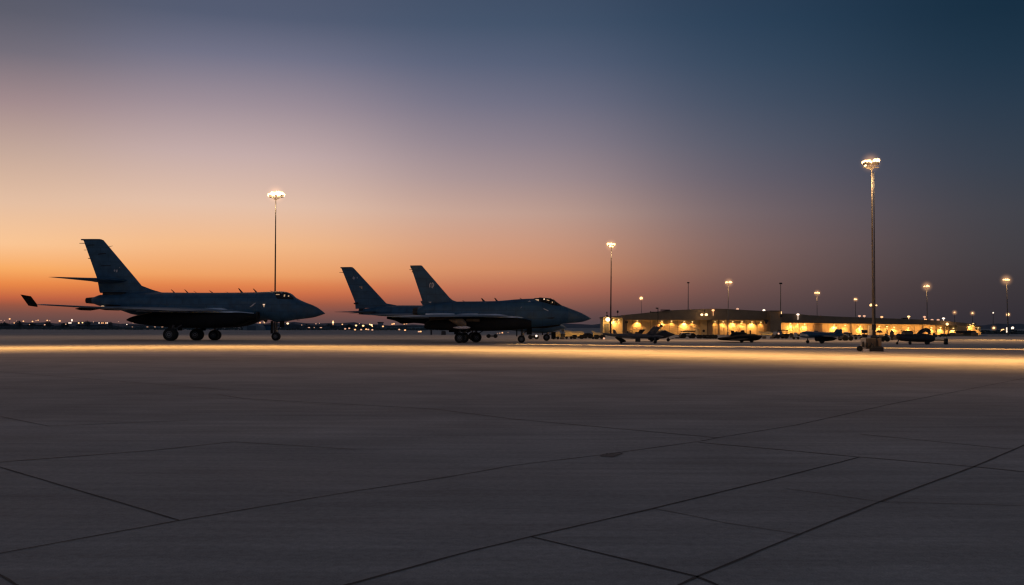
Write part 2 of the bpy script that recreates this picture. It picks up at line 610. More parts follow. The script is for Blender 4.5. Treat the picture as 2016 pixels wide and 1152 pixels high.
# last afterglow of the sun, just under the horizon on the left
sun_d = bpy.data.lights.new("sun", 'SUN')
sun_d.energy = 0.05
sun_d.angle = R(8)
sun_d.color = (1.0, 0.55, 0.32)
sun = bpy.data.objects.new("sun", sun_d)
COL.objects.link(sun)
sdir = Vector((math.sin(R(SUN_AZ)) * math.cos(R(2)), math.cos(R(SUN_AZ)) * math.cos(R(2)), math.sin(R(2))))
sun.rotation_euler = sdir.to_track_quat('Z', 'Y').to_euler()

# ------------------------------------------------------------------ ground
def ground_mat():
    m = bpy.data.materials.new('apron_concrete')
    m.use_nodes = True
    nt = m.node_tree
    b = nt.nodes['Principled BSDF']
    tc = nt.nodes.new('ShaderNodeTexCoord')
    def noise(scale, sx, sy, detail=6, rz=0.0):
        mp = nt.nodes.new('ShaderNodeMapping')
        mp.inputs['Scale'].default_value = (sx, sy, 1)
        mp.inputs['Rotation'].default_value = (0, 0, rz)
        nt.links.new(tc.outputs['Object'], mp.inputs['Vector'])
        n = nt.nodes.new('ShaderNodeTexNoise')
        n.inputs['Scale'].default_value = scale
        n.inputs['Detail'].default_value = detail
        nt.links.new(mp.outputs[0], n.inputs['Vector'])
        return n.outputs['Fac']
    def mr(x, lo, hi, a=0.3, c=0.7):
        r = nt.nodes.new('ShaderNodeMapRange')
        r.inputs['From Min'].default_value = a
        r.inputs['From Max'].default_value = c
        r.inputs['To Min'].default_value = lo
        r.inputs['To Max'].default_value = hi
        nt.links.new(x, r.inputs['Value'])
        return r.outputs['Result']
    def mul(a, c):
        r = nt.nodes.new('ShaderNodeMath'); r.operation = 'MULTIPLY'
        nt.links.new(a, r.inputs[0]); nt.links.new(c, r.inputs[1])
        return r.outputs[0]
    v = mul(mr(noise(0.5, 1, 1), 0.86, 1.13), mr(noise(1.6, 0.25, 1.6, 7, R(12)), 0.86, 1.13))
    v = mul(v, mr(noise(14, 1, 1, 5), 0.86, 1.14))
    v = mul(v, mr(noise(70, 1, 1, 3), 0.78, 1.22))
    v = mul(v, mr(noise(2.2, 0.16, 2.6, 8, R(-3)), 0.90, 1.09))
    v = mul(v, mr(noise(0.06, 0.4, 1.8, 4), 0.72, 1.25))
    sc = nt.nodes.new('ShaderNodeVectorMath'); sc.operation = 'SCALE'
    sc.inputs[0].default_value = (0.40, 0.37, 0.335)
    nt.links.new(v, sc.inputs['Scale'])
    nt.links.new(sc.outputs[0], b.inputs['Base Color'])
    nt.links.new(mr(noise(0.35, 0.4, 1.4, 6), 0.74, 0.88), b.inputs['Roughness'])
    b.inputs['Specular IOR Level'].default_value = 0.4
    bp = nt.nodes.new('ShaderNodeBump')
    bp.inputs['Strength'].default_value = 0.25
    bp.inputs['Distance'].default_value = 0.02
    nt.links.new(noise(9, 1, 1, 8), bp.inputs['Height'])
    nt.links.new(bp.outputs[0], b.inputs['Normal'])
    return m


M['ground'] = ground_mat()
g = MB().add([(-6000, -400, 0), (6000, -400, 0), (6000, 9000, 0), (-6000, 9000, 0)], [(0, 1, 2, 3)])
go = part('ground', g, 'ground')
go['kind'] = 'structure'

# joints between the concrete slabs (as sheets 4 mm up, ragged edges)
M['joint'] = mat('joint_sealant', (0.055, 0.05, 0.045), rough=0.8)
M['joint_faint'] = mat('joint_sealant_faint', (0.22, 0.18, 0.15), rough=0.8)
JL = [
    ([(-60, 905), (0, 920), (354, 1025)], 1.0),
    ([(-80, 1105), (0, 1090), (354, 1025), (700, 967), (885, 939), (1008, 917), (1183, 896), (1378, 869), (1413, 862), (1568, 837), (1758, 795), (1900, 768), (2016, 745), (2060, 735)], 0.8),
    ([(600, 1178), (690, 1150), (925, 1086), (1045, 1057), (1288, 1001), (1538, 940), (1693, 900)], 1.15),
    ([(1045, 1057), (1373, 1136), (1420, 1156), (1500, 1176)], 1.2),
    ([(1280, 1180), (1373, 1136), (1575, 1052), (1733, 988), (1918, 919), (2016, 877), (2080, 850)], 1.25),
    ([(0, 1132), (32, 1152), (70, 1176)], 1.0),
    ([(-20, 1122), (0, 1132)], 1.0),
]
JF = [
    ([(1693, 900), (1918, 919), (2016, 929), (2080, 935)], .8),
    ([(1375, 871), (1693, 900)], .8),
    ([(430, 777), (480, 785), (850, 805), (1008, 825), (1413, 862)], .8),
    ([(1288, 1001), (1430, 1030), (1575, 1052)], .3),
    ([(1548, 962), (1733, 988), (2016, 996)], .28),
    ([(-20, 730), (0, 732), (250, 752), (480, 770)], .8),
    ([(-20, 912), (15, 909), (300, 887), (460, 870)], .8),
    ([(460, 870), (700, 885)], .5),
    ([(1045, 752), (1308, 747), (1643, 729)], .8),
    ([(1693, 855), (1998, 885)], .5),
    ([(1938, 797), (2016, 802)], .5),
    ([(0, 820), (95, 839), (370, 828)], .6),
    ([(200, 770), (700, 800)], .4),
]


def joints(name, lines, m, w0):
    mb = MB()
    rnd = random.Random(3)
    for pl, k in lines:
        pts = [gnd(x, y) for x, y in pl]
        for a, b in zip(pts[:-1], pts[1:]):
            L = (b - a).length
            n = max(2, int(L / 0.3))
            d = (b - a).normalized()
            s = Vector((-d.y, d.x, 0))
            prev = None
            for i in range(n + 1):
                p = a.lerp(b, i / n)
                w = w0 * k * (1 + 0.6 * (rnd.random() - .5)) * (1 + p.y * 0.04)
                j = s * (rnd.random() - .5) * w0 * .5
                l, r = p + j + s * w / 2, p + j - s * w / 2
                l.z = r.z = 0.004
                if prev:
                    mb.add([prev[0], prev[1], r, l], [(0, 1, 2, 3)])
                prev = (l, r)
    o = part(name, mb, m)
    o['kind'] = 'structure'
    return o


joints('ground_joints', JL, 'joint', 0.0155)
joints('ground_joints', JF, 'joint_faint', 0.032)

# recessed drain in the apron
q = [gnd(1180, 899), gnd(1208, 901), gnd(1228, 893), gnd(1197, 893)]
c0 = sum(q, Vector()) / 4
dr = thing('drain_cover', 'small flat rectangular drain cover set in the apron beside a slab joint', 'drain cover', c0)
mb = MB()
for i in range(4):
    a, b = q[i], q[(i + 1) % 4]
    ai, bi = a.lerp(c0, .16), b.lerp(c0, .16)
    mb.add([a + Vector((0, 0, .009)), b + Vector((0, 0, .009)), bi + Vector((0, 0, .009)), ai + Vector((0, 0, .009))], [(0, 1, 2, 3)])
part('frame', mb, 'joint', dr)
mb = MB()
qi = [p.lerp(c0, .2) for p in q]
for i in range(6):
    t0, t1 = i / 6 + .04, (i + .6) / 6 + .04
    mb.add([qi[0].lerp(qi[1], t0) + Vector((0, 0, .007)), qi[0].lerp(qi[1], t1) + Vector((0, 0, .007)), qi[3].lerp(qi[2], t1) + Vector((0, 0, .007)), qi[3].lerp(qi[2], t0) + Vector((0, 0, .007))], [(0, 1, 2, 3)])
part('grate', mb, 'joint_faint', dr)


# ------------------------------------------------------------------ light bands on the apron from added area lamps with no fixture
def band(name, pts_px, height, width, spread, power_per_m, col=(1.0, 0.52, 0.155), ext=(40, 30)):
    P = [gnd(x, y) for x, y in pts_px]
    d0 = (P[0] - P[1]).normalized()
    d1 = (P[-1] - P[-2]).normalized()
    P = [P[0] + d0 * ext[0]] + P + [P[-1] + d1 * ext[1]]
    for i, (a, b) in enumerate(zip(P[:-1], P[1:])):
        L = (b - a).length
        ld = bpy.data.lights.new(name, 'AREA')
        ld.shape = 'RECTANGLE'
        ld.size = L
        ld.size_y = width
        ld.spread = R(spread)
        ld.energy = power_per_m * L
        ld.color = col
        o = bpy.data.objects.new(name, ld)
        COL.objects.link(o)
        m = (a + b) / 2
        o.location = (m.x, m.y, height)
        o.rotation_euler = (0, 0, math.atan2(b.y - a.y, b.x - a.x))


band('added_beam', [(0, 686), (300, 683.5), (720, 684), (1008, 687.5), (1160, 692.5), (1400, 697.5), (1700, 705.5), (2016, 711.5)], 13.0, 7.0, 104, 122)
band('added_wash', [(0, 687), (600, 688.5), (1008, 692), (1400, 698), (1700, 705), (2016, 711)], 20.0, 8.0, 165, 31, col=(1.0, 0.52, 0.28))
band('added_wash_far', [(0, 664), (600, 663), (1008, 663), (1400, 664), (2016, 666)], 22.0, 50.0, 175, 32, col=(1.0, 0.62, 0.38), ext=(80, 60))
band('added_wash_right', [(1080, 670), (1400, 670.5), (2016, 672)], 14.0, 10.0, 150, 46, col=(1.0, 0.56, 0.26), ext=(0, 60))
band('added_beam_narrow', [(1008, 677.5), (1400, 682.5), (1700, 684.8), (2016, 687.8)], 10.0, 1.0, 34, 24, ext=(0, 30))
band('added_beam_far', [(1885, 669.3), (2016, 669.8)], 10.0, 3.0, 70, 70, ext=(0, 60))


# ------------------------------------------------------------------ JET ONE (left, largest)
def blade(x, y, z, h, ch, lean):
    mb = MB()
    foil(mb, [((x + ch, y, z), (x, y, z), .04, (0, 1, 0)), ((x + ch * .45 + lean, y, z + h), (x + lean, y, z + h), .02, (0, 1, 0))], 5)
    return mb


def spine_antenna(root, L, px, top_py, w=.22, lean=-.35):
    x = at(px, 600, L.Y0).x
    z = L.P(x, 0).z
    z1 = at(px, top_py, L.Y0).z
    part('antenna', blade(x, L.Y0, z - .03, max(.15, z1 - z), w, lean), 'dark', root)


def nozzle(root, L_x, y, z, r, ln, petals=True):
    mb = MB()
    mb.lathe((L_x, y, z), (-1, 0, 0), [(0, r * 1.12), (ln * .3, r * 1.05), (ln, r * .86), (ln, r * .74), (ln * .25, r * .7), (ln * .2, .05)], 24)
    o = part('exhaust_nozzle', mb, 'dark', root, True)
    rg = MB()
    for i in range(16):
        t = 2 * math.pi * i / 16
        u, w = math.cos(t), math.sin(t)
        rg.tube((L_x, y + u * r * 1.12, z + w * r * 1.12), (L_x - ln, y + u * r * .88, z + w * r * .88), .03, n=5)
    part('petal_ring', rg, 'steel', o)
    return o


Y1 = 119.0
J1 = thing('fighter_jet', 'largest dark jet, at the left edge, with upturned wingtip and tailplane halfway up its fin', 'fighter jet', gnd(400, 671))
J1.location = (at(400, 600, Y1).x, Y1, 0)
J1['group'] = 'fighter jets parked side on across the apron'
L1 = Loft([(184, 586, 597.5, .6), (190, 583.6, 600, .85), (199, 580.6, 603, 1.1), (215, 580, 606.5, 1.35), (240, 579.6, 611.5, 1.45), (250, 577.5, 615, 1.5), (262, 576, 619, 1.6), (311, 575.8, 626, 1.7), (400, 576.4, 629, 1.75),
           (469, 576, 629.5, 1.75), (500, 575.5, 629, 1.7), (530, 574.3, 630, 1.66), (548, 573.6, 634.5, 1.6), (560, 574.3, 634, 1.52), (572, 577.6, 631.5, 1.4), (583, 586.5, 629.5, 1.28), (600, 594.8, 627.6, 1.05),
           (616, 601, 625.4, .8), (626, 606.3, 622.8, .52), (634, 612, 620, .28), (640, 617, 617.8, .03)], Y1)
XR = at(604, 600, Y1).x
part('fuselage', L1.mesh(36, 4, x1=XR), 'jet', J1, True)
part('nose_cone', L1.mesh(36, 4, x0=XR), 'radome', J1, True)
nozzle(J1, at(185.5, 591.8, Y1).x, Y1, at(186, 591.8, Y1).z, .34, .95)
# fin
up = Vector((0, 1, 0))
fb = MB()
foil(fb, [(at(326, 578, Y1), at(197, 577, Y1), .30, up), (at(300, 570.5, Y1), at(195.5, 573, Y1), .30, up), (at(279, 562.5, Y1), at(194, 563, Y1), .28, up), (at(268, 549, Y1), at(191, 548, Y1), .26, up),
          (at(209, 479, Y1), at(165, 475, Y1), .14, up), (at(204, 473, Y1), at(163, 472, Y1), .12, up), (at(199, 471, Y1), at(163.5, 471, Y1), .08, up)], 12)
fin1 = part('tail_fin', fb, 'jet', J1, True)
cap = MB()
foil(cap, [(at(197, 470.6, Y1), at(158.5, 470.6, Y1), .16, up), (at(198, 472.8, Y1), at(160.5, 473.4, Y1), .16, up)], 6)
part('fin_cap', cap, 'radome', fin1, True)
rod = MB()
for (xa, ya, xb, yb, r) in ((168, 479, 156.3, 479.1, .05), (170, 492.3, 165, 492.3, .035), (177, 509, 173.3, 508.6, .05), (214, 486, 222, 484.2, .03)):
    rod.tube(at(xa, ya, Y1), at(xb, yb, Y1), r, r * .6, 6)
parts_of('static_wick', rod, 'dark', fin1)
mk = MB()
for q4 in (((193, 499.5), (209, 498), (209, 499.6), (193, 501.4)), ((199, 522.6), (218, 522.4), (218, 523.8), (199, 524)), ((223, 552), (246, 552), (246, 553.8), (223, 553.8)), ((172, 482), (186, 481.5), (186, 483), (172, 483.6))):
    mk.add([at(x, y, Y1 - .17) for x, y in q4], [(0, 1, 2, 3)])
parts_of('vent_slot', mk, 'dark', fin1)
mk = MB()
c = at(225.6, 532.8, Y1 - .17)
mk.add([c + Vector((.09 * math.cos(t), 0, .13 * math.sin(t))) for t in [i * math.pi / 5 for i in range(10)]], [tuple(range(10))])
for q4 in (((229, 531.2), (231.5, 530.8), (231, 536), (228.6, 536)), ((234.5, 526), (236, 526), (236, 527.8), (234.5, 527.8))):
    mk.add([at(x, y, Y1 - .17) for x, y in q4], [(0, 1, 2, 3)])
parts_of('fin_emblem', mk, 'mark', fin1)
# slot fairing between fin and tailpipe
sl = MB()
p0, p1 = at(199, 580.5, Y1 - .9), at(244, 575, Y1 - .9)
sl.bbox(p0.x, p1.x, Y1 - .55, Y1 + .55, p0.z, p1.z, .06)
part('brake_housing', sl, 'dark', J1)
part('wing_root_glint', MB().ball(at(202, 603.6, Y1 - 1.6), .22, .12, .13), 'glint', J1, True)  # glowing dot added for a glint at the wing root
part('tail_seam', L1.patch(((212, 600), (243, 601), (243, 602.6), (212, 602.6)), .03), 'dark', J1)
# tailplanes half way up the fin
for sd in (-1, 1):
    tp = MB()
    Yn = Y1 + sd * 6.5
    zr = at(215, 552.5, Y1).z
    zt = at(97, 545.6, Y1 - 6.5).z
    xr0, xr1 = at(252, 552, Y1).x, at(172, 552, Y1).x
    xt0, xt1 = at(118, 546, Y1 - 6.5).x, at(94, 546, Y1 - 6.5).x
    foil(tp, [((xr0, Y1 + sd * .1, zr), (xr1, Y1 + sd * .1, zr), .55, (0, 0, 1)), ((lerp(xr0, xt0, .5), lerp(Y1, Yn, .5), lerp(zr, zt, .45)), (lerp(xr1, xt1, .5), lerp(Y1, Yn, .5), lerp(zr, zt, .45)), .3, (0, 0, 1)),
              ((xt0, Yn, zt), (xt1, Yn, zt), .05, (0, 0, 1))], 8)
    part('tailplane', tp, 'jet', J1, True)
# wings
for sd in (-1, 1):
    wb = MB()
    yr = Y1 + sd * 1.3
    ym = Y1 + sd * 5.5
    yt = Y1 + sd * 11.5
    q = lambda px, py, k: (at(px, py, Y1 - k).x, at(px, py, Y1 - k).z)
    ax, az_ = q(490, 611.5, 1.3)
    bx, bz = q(208, 603.5, 1.3)
    mx, mz = q(345, 612.0, 5.5)
    nx, nz = q(150, 605.2, 5.5)
    tx, tz = q(96, 600.2, 11.5)
    ux, uz = q(70, 600, 11.5)
    foil(wb, [((ax, yr, az_), (bx, yr, bz), .36, (0, 0, 1)), ((mx, ym, mz), (nx, ym, nz), .24, (0, 0, 1)), ((tx, yt, tz), (ux, yt, uz), .14, (0, 0, 1))], 10)
    wg = part('wing', wb, 'jet_wing', J1, True)
    wl = MB()
    a, b = at(74, 600, Y1 - 11.5), at(57, 602.5, Y1 - 11.5)
    c_, d_ = at(61, 583.3, Y1 - 11.9), at(40, 579.8, Y1 - 11.9)
    fx = lambda p, k: Vector((p.x, Y1 + sd * k, p.z))
    foil(wl, [(fx(at(74, 604.6, Y1 - 11.5), 11.5), fx(at(56, 602, Y1 - 11.5), 11.5), .12, (0, 1, 0)), (fx(a, 11.55), fx(at(53.5, 598, Y1 - 11.5), 11.55), .10, (0, 1, 0)), (fx(c_, 11.9), fx(d_, 11.9), .05, (0, 1, 0))], 6)
    part('winglet', wl, 'jet_belly', wg, True)
    # flap track fairings under the wing
    ff = MB()
    for px, k, l in ((150, 7.5, 1.6), (196, 5, 2.2)):
        p = at(px, 606, Y1 - k)
        ff.lathe((p.x, Y1 + sd * k, p.z - .12), (1, 0, 0), [(-.1, .03), (l * .3, .16), (l, .2), (l * 1.6, .05)], 8)
    parts_of('flap_fairing', ff, 'dark', wg, True)
# wing root gloves: pale colour stands in for the lit top, sloping outward
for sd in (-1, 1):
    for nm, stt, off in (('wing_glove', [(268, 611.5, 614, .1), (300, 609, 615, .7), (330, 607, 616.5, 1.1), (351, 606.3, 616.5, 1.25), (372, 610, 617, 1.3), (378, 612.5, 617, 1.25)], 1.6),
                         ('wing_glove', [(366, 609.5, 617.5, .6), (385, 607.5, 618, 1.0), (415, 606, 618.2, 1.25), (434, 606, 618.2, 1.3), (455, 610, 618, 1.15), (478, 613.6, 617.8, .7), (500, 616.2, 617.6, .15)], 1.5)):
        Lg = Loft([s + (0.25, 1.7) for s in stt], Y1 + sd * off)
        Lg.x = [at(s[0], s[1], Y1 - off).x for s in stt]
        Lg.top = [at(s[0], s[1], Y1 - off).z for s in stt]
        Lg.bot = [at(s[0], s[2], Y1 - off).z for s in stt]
        part(nm, Lg.mesh(20, 3), 'jet_lit_top' if off == 1.6 else M['jet_lit_top'], J1, True)
# engine nacelles
for sd in (-1, 1):
    stt = [(249, 629, 631, .05), (256, 625.5, 633.5, .45), (270, 621, 637.5, .8), (297, 617, 641, 1.2), (320, 616, 643.5, 1.4), (350, 615, 645.5, 1.45), (400, 615, 646, 1.5), (440, 615, 645, 1.45), (467, 615, 642, 1.4), (483, 616, 637.5, 1.3), (494, 617, 632, 1.15), (506, 618, 630, 1.0)]
    Ln = Loft([s + (.5, 2.8) for s in stt], Y1 + sd * 1.9)
    Ln.x = [at(s[0], 630, Y1 - 1.9).x for s in stt]
    Ln.top = [at(s[0], s[1], Y1 - 1.9).z for s in stt]
    Ln.bot = [at(s[0], s[2], Y1 - 1.9).z for s in stt]
    nc = part('engine_nacelle', Ln.mesh(28, 3), 'jet_belly', J1, True)
    lip = MB()
    e = Ln.x[-1]
    zc = (Ln.top[-1] + Ln.bot[-1]) / 2
    lip.lathe((e - .05, Y1 + sd * 1.9, zc), (1, 0, 0), [(0, .62), (.25, .62), (.25, .5), (.05, .45)], 18)
    part('intake_lip', lip, 'dark', nc, True)
# tan strip painted as light caught on the nacelle seam
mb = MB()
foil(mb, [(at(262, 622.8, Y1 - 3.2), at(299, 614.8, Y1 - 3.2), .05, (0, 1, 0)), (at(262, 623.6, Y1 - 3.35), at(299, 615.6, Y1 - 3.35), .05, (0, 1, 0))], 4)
part('seam_highlight', mb, 'mark_tan', J1)
# cockpit
def cockpit(root, L, panes, glints, frame_q):
    fr = part('canopy_frame', L.patch(frame_q, .02, 12, 6), 'dark', root, True)
    for sd in (1, -1):
        for q4 in panes:
            pn = part('canopy_pane', L.patch(q4, .045, 5, 4, side=sd), 'glass', fr, True)
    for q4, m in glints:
        part('canopy_glint', L.patch(q4, .06, 3, 2), m, fr, True)  # small emissive patches stand in for glints on the glass


cockpit(J1, L1,
        [((546, 577.2), (553, 576.2), (554, 586), (549, 585)), ((554, 576.2), (561, 576.6), (562, 587.6), (555, 586.4)), ((562.5, 576.8), (569, 578.6), (570, 588.6), (563, 587.8)), ((570, 579.5), (579, 587), (577, 589.5), (571, 588.8))],
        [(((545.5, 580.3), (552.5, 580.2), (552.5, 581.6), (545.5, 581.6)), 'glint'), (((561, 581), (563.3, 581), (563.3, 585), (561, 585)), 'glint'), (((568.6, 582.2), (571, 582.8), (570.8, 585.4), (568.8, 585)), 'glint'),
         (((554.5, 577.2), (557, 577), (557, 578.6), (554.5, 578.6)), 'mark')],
        ((541, 576), (566, 576.5), (580, 590), (549, 589)))
part('fuselage_marking', L1.patch(((505, 597.4), (509, 596.6), (500, 604.6), (496, 604.9)), .02), 'mark', J1)
part('side_light', L1.patch(((521.8, 599.2), (526.2, 599.2), (525.6, 601.2), (522.4, 601.2)), .03), 'navlight_glint', J1)
part('side_light', L1.patch(((523.2, 601.2), (525, 601.2), (524.8, 605), (523.4, 605)), .03), 'glint', J1)
for px, py, w in ((341.5, 569.5, .2), (368, 569.5, .2), (386, 572.3, .12), (417, 571.5, .2), (449, 574.8, .12), (474, 567.2, .3), (503, 568, .26), (536, 571.5, .15)):
    spine_antenna(J1, L1, px, py, w)
p = at(585, 625.3, Y1)
part('pitot_tube', MB().tube((p.x, Y1, p.z - .35), (p.x, Y1, p.z + .1), .04).tube((p.x, Y1, p.z - .3), (p.x + .35, Y1, p.z - .3), .025), 'steel', J1)
# landing gear
def nose_gear(root, px, Y, r, ztop_py, wd=.32, twin=True):
    x = at(px, 660, Y).x
    zt = at(px, ztop_py, Y).z
    gl = gear_leg(root, x, Y, r, zt, .1, .11)
    if twin:
        wheel(root, x, Y - .24, r, wd)
        wheel(root, x, Y + .24, r, wd)
    else:
        wheel(root, x, Y, r, wd)
    d = MB()
    d.box(x - .55, x - .45 + .02, Y - .5, Y + .5, r * 1.7, zt)
    d.box(x + .55, x + 1.1, Y - .58, Y - .54, zt - .75, zt + .1)
    parts_of('gear_door', d, 'jet_belly', root)
    hd = MB().lathe((x + .12, Y - .28, r * 2.35), (1, 0, 0), [(0, .03), (.02, .13), (.12, .14), (.16, .11)], 12)
    part('taxi_light', hd, 'mark_tan', root, True)


nose_gear(J1, 543.5, Y1, .49, 632)
for px, Y, r, wd, zt in ((336, Y1 - 4.6, .74, .5, 640), (387.5, Y1 - .4, .69, .62, 640), (423, Y1 + 1.4, .62, .62, 641)):
    x = at(px, 660, Y).x
    gear_leg(J1, x, Y, r, at(px, zt, Y).z, .35 if px == 336 else 0, .14)
    wheel(J1, x - .03, Y - wd * .55, r, wd)
    wheel(J1, x + .05, Y + wd * .55, r, wd)
dd = MB()
for px, Y, a, b in ((350, Y1 - 3.9, 612, 651), (331, Y1 - 3.3, 640, 648), (396, Y1 + .3, 643, 651)):
    p0, p1 = at(px, b, Y), at(px + 9, a if a > 620 else 640, Y)
    dd.box(p0.x, p1.x, Y - .03, Y + .03, p0.z, p1.z, rz=.12)
parts_of('gear_door', dd, 'jet_belly', J1)

# ------------------------------------------------------------------ JET TWO (front right)
Y2 = 106.0
J2 = thing('fighter_jet', 'front jet of the middle pair, with bubble cockpit showing seats', 'fighter jet', (at(980, 600, Y2).x, Y2, 0), 'fighter jets parked side on across the apron')
L2 = Loft([(823, 607, 620, .8), (836, 600.5, 624, 1.0), (860, 596.5, 628, 1.2), (900, 593.8, 634, 1.35), (940, 593.4, 638, 1.42), (974, 592.8, 640, 1.45), (1026, 588.8, 645.5, 1.45), (1048, 588, 647, 1.42),
           (1066, 590.5, 646.5, 1.36), (1080, 594, 645, 1.28), (1090, 597, 643.8, 1.18), (1101, 600, 641, 1.05), (1108, 602, 637.6, .95), (1123, 607.7, 636.2, .78), (1144, 616, 634.2, .48), (1157, 623, 630.5, .2), (1163.4, 627, 627.8, .03)], Y2)
XR = at(1118, 600, Y2).x
part('fuselage', L2.mesh(36, 4, x1=XR), 'jet2', J2, True)
part('nose_cone', L2.mesh(36, 4, x0=XR), 'radome', J2, True)
nozzle(J2, at(824, 613, Y2).x, Y2, at(824, 613, Y2).z, .36, .6)
# chin step
ch = Loft([(1040, 640, 646.5, .7), (1070, 638, 646.5, .8), (1092, 636, 643.3, .7), (1101.5, 635, 641.8, .55)], Y2)
part('chin_fairing', ch.mesh(20, 3), 'jet_belly', J2, True)
fb = MB()
foil(fb, [(at(905, 596, Y2), at(834, 603, Y2), .28, up), (at(891, 591, Y2), at(832.5, 598, Y2), .26, up), (at(885, 586, Y2), at(830.6, 590, Y2), .24, up), (at(834.5, 527.5, Y2), at(810.5, 530, Y2), .12, up), (at(831, 523.2, Y2), at(809.5, 524, Y2), .1, up), (at(829, 522.6, Y2), at(810, 523, Y2), .06, up)], 12)
fin2 = part('tail_fin', fb, 'jet2', J2, True)
cp = MB()
foil(cp, [(at(829, 522.5, Y2), at(807.4, 522.7, Y2), .16, up), (at(831, 526, Y2), at(808, 526.5, Y2), .16, up), (at(826, 529, Y2), at(810, 529.5, Y2), .14, up)], 6)
part('fin_cap', cp, 'radome', fin2, True)
parts_of('static_wick', MB().tube(at(812, 531, Y2), at(805.8, 531.1, Y2), .04, .02, 6).tube(at(813, 535.3, Y2), at(810.5, 535.4, Y2), .06, .04, 6), 'dark', fin2)
bs = MB()
foil(bs, [(at(850, 593, Y2), at(827.6, 592.6, Y2), .3, up), (at(852, 596.5, Y2), at(829.5, 597, Y2), .3, up), (at(852, 602, Y2), at(832.5, 602, Y2), .3, up)], 6)
part('fin_root_fairing', bs, 'jet2', J2, True)
# faded oval emblem: two curved strokes
mk = MB()
def stroke(mk, pts, w, Y):
    P = [at(x, y, Y) for x, y in pts]
    for a, b in zip(P[:-1], P[1:]):
        d = (b - a).normalized()
        s = Vector((-d.z, 0, d.x)) * w / 2
        mk.add([a - s, b - s, b + s, a + s], [(0, 1, 2, 3)])
stroke(mk, [(848.3, 557), (846.4, 559), (845.8, 563), (846.3, 566)], .09, Y2 - .16)
stroke(mk, [(849, 557.5), (849, 561), (848.5, 565)], .04, Y2 - .16)
stroke(mk, [(850.5, 557.2), (853, 558), (853.5, 561), (852, 565), (850, 566.5)], .16, Y2 - .16)
parts_of('fin_emblem', mk, 'mark', fin2)
mk = MB().add([at(x, y, Y2 - .2) for x, y in ((843.3, 594.3), (850, 594.3), (846.9, 596.8))], [(0, 1, 2)])
part('warning_triangle', mk, 'mark', J2)
# bubble canopy with seats inside
LC = Loft([(1050, 587.8, 600, .35), (1056, 586.8, 602, .7), (1066, 586, 604, .85), (1079, 586.6, 606, .85), (1089, 589.5, 607, .8), (1098, 595.8, 607, .62), (1106, 601.2, 606, .35)], Y2)
gm = mat('clear_canopy', (0.06, 0.06, 0.07), rough=0.05)
gb = gm.node_tree.nodes['Principled BSDF']
gb.inputs['Transmission Weight'].default_value = 0.75
gb.inputs['IOR'].default_value = 1.05
cano = part('canopy', LC.mesh(28, 4), gm, J2, True)
def hoop(L, px, w=.07):
    x = at(px, 595, L.Y0).x
    mb = MB()
    n = 16
    for i in range(n):
        t0, t1 = -1.9 + 3.8 * i / n, -1.9 + 3.8 * (i + 1) / n
        mb.add([L.P(x - w, t0, .02), L.P(x + w, t0, .02), L.P(x + w, t1, .02), L.P(x - w, t1, .02)], [(0, 1, 2, 3)])
    return mb
for px, w in ((1054, .10), (1063.5, .12), (1084, .05), (1091, .09)):
    part('canopy_frame', hoop(LC, px, w), 'dark', cano, True)
part('canopy_sill', LC.patch(((1052, 597), (1104, 603), (1104, 606.5), (1054, 601.5)), .03, 14, 2), 'dark', cano, True)
for px in (1069, 1082):
    p = at(px, 600, Y2)
    sb = MB()
    sb.bbox(p.x - .18, p.x + .05, Y2 - .25, Y2 + .25, p.z - .2, p.z + .42, .05)
    sb.bbox(p.x - .16, p.x + .03, Y2 - .15, Y2 + .15, p.z + .42, p.z + .62, .05)
    part('ejection_seat', sb, 'seat', J2)
part('canopy_glint', LC.patch(((1053.5, 589.2), (1060.8, 589.8), (1060.4, 593.8), (1055.5, 593.4)), .03), 'glint', J2)  # glowing patches painted for warm reflections in the canopy
part('canopy_glint', LC.patch(((1070, 588.2), (1072.3, 588.2), (1072.8, 590.4), (1069.8, 590.6)), .03), 'navlight_glint', J2)
part('canopy_glint', LC.patch(((1076, 590.3), (1081.4, 591.4), (1081, 592.9), (1076.6, 591.8)), .03), 'glint', J2)
part('canopy_glint', LC.patch(((1086.6, 594), (1088.2, 594.4), (1088, 597), (1086.4, 596.6)), .03), 'glint', J2)
part('fuselage_marking', L2.patch(((1039.5, 594.2), (1042.5, 592.4), (1045.5, 595), (1039, 595.2)), .03), 'mark', J2)
part('fuselage_marking', L2.patch(((1068.5, 608.2), (1071, 608), (1079.5, 612), (1078.5, 613)), .03), 'mark', J2)
part('fuselage_marking', L2.patch(((1024.5, 607), (1027, 604.3), (1027.6, 604.6), (1025.1, 607.3)), .03), 'mark', J2)
part('intake_slot', L2.patch(((1073, 625.6), (1092, 624.8), (1087, 627.4), (1080, 627.2)), .03), 'dark', J2)
for px, py, w in ((913.5, 592, .15), (950.5, 586.8, .3), (976.5, 586, .25), (1026, 586, .16)):
    spine_antenna(J2, L2, px, py, w, -.2)
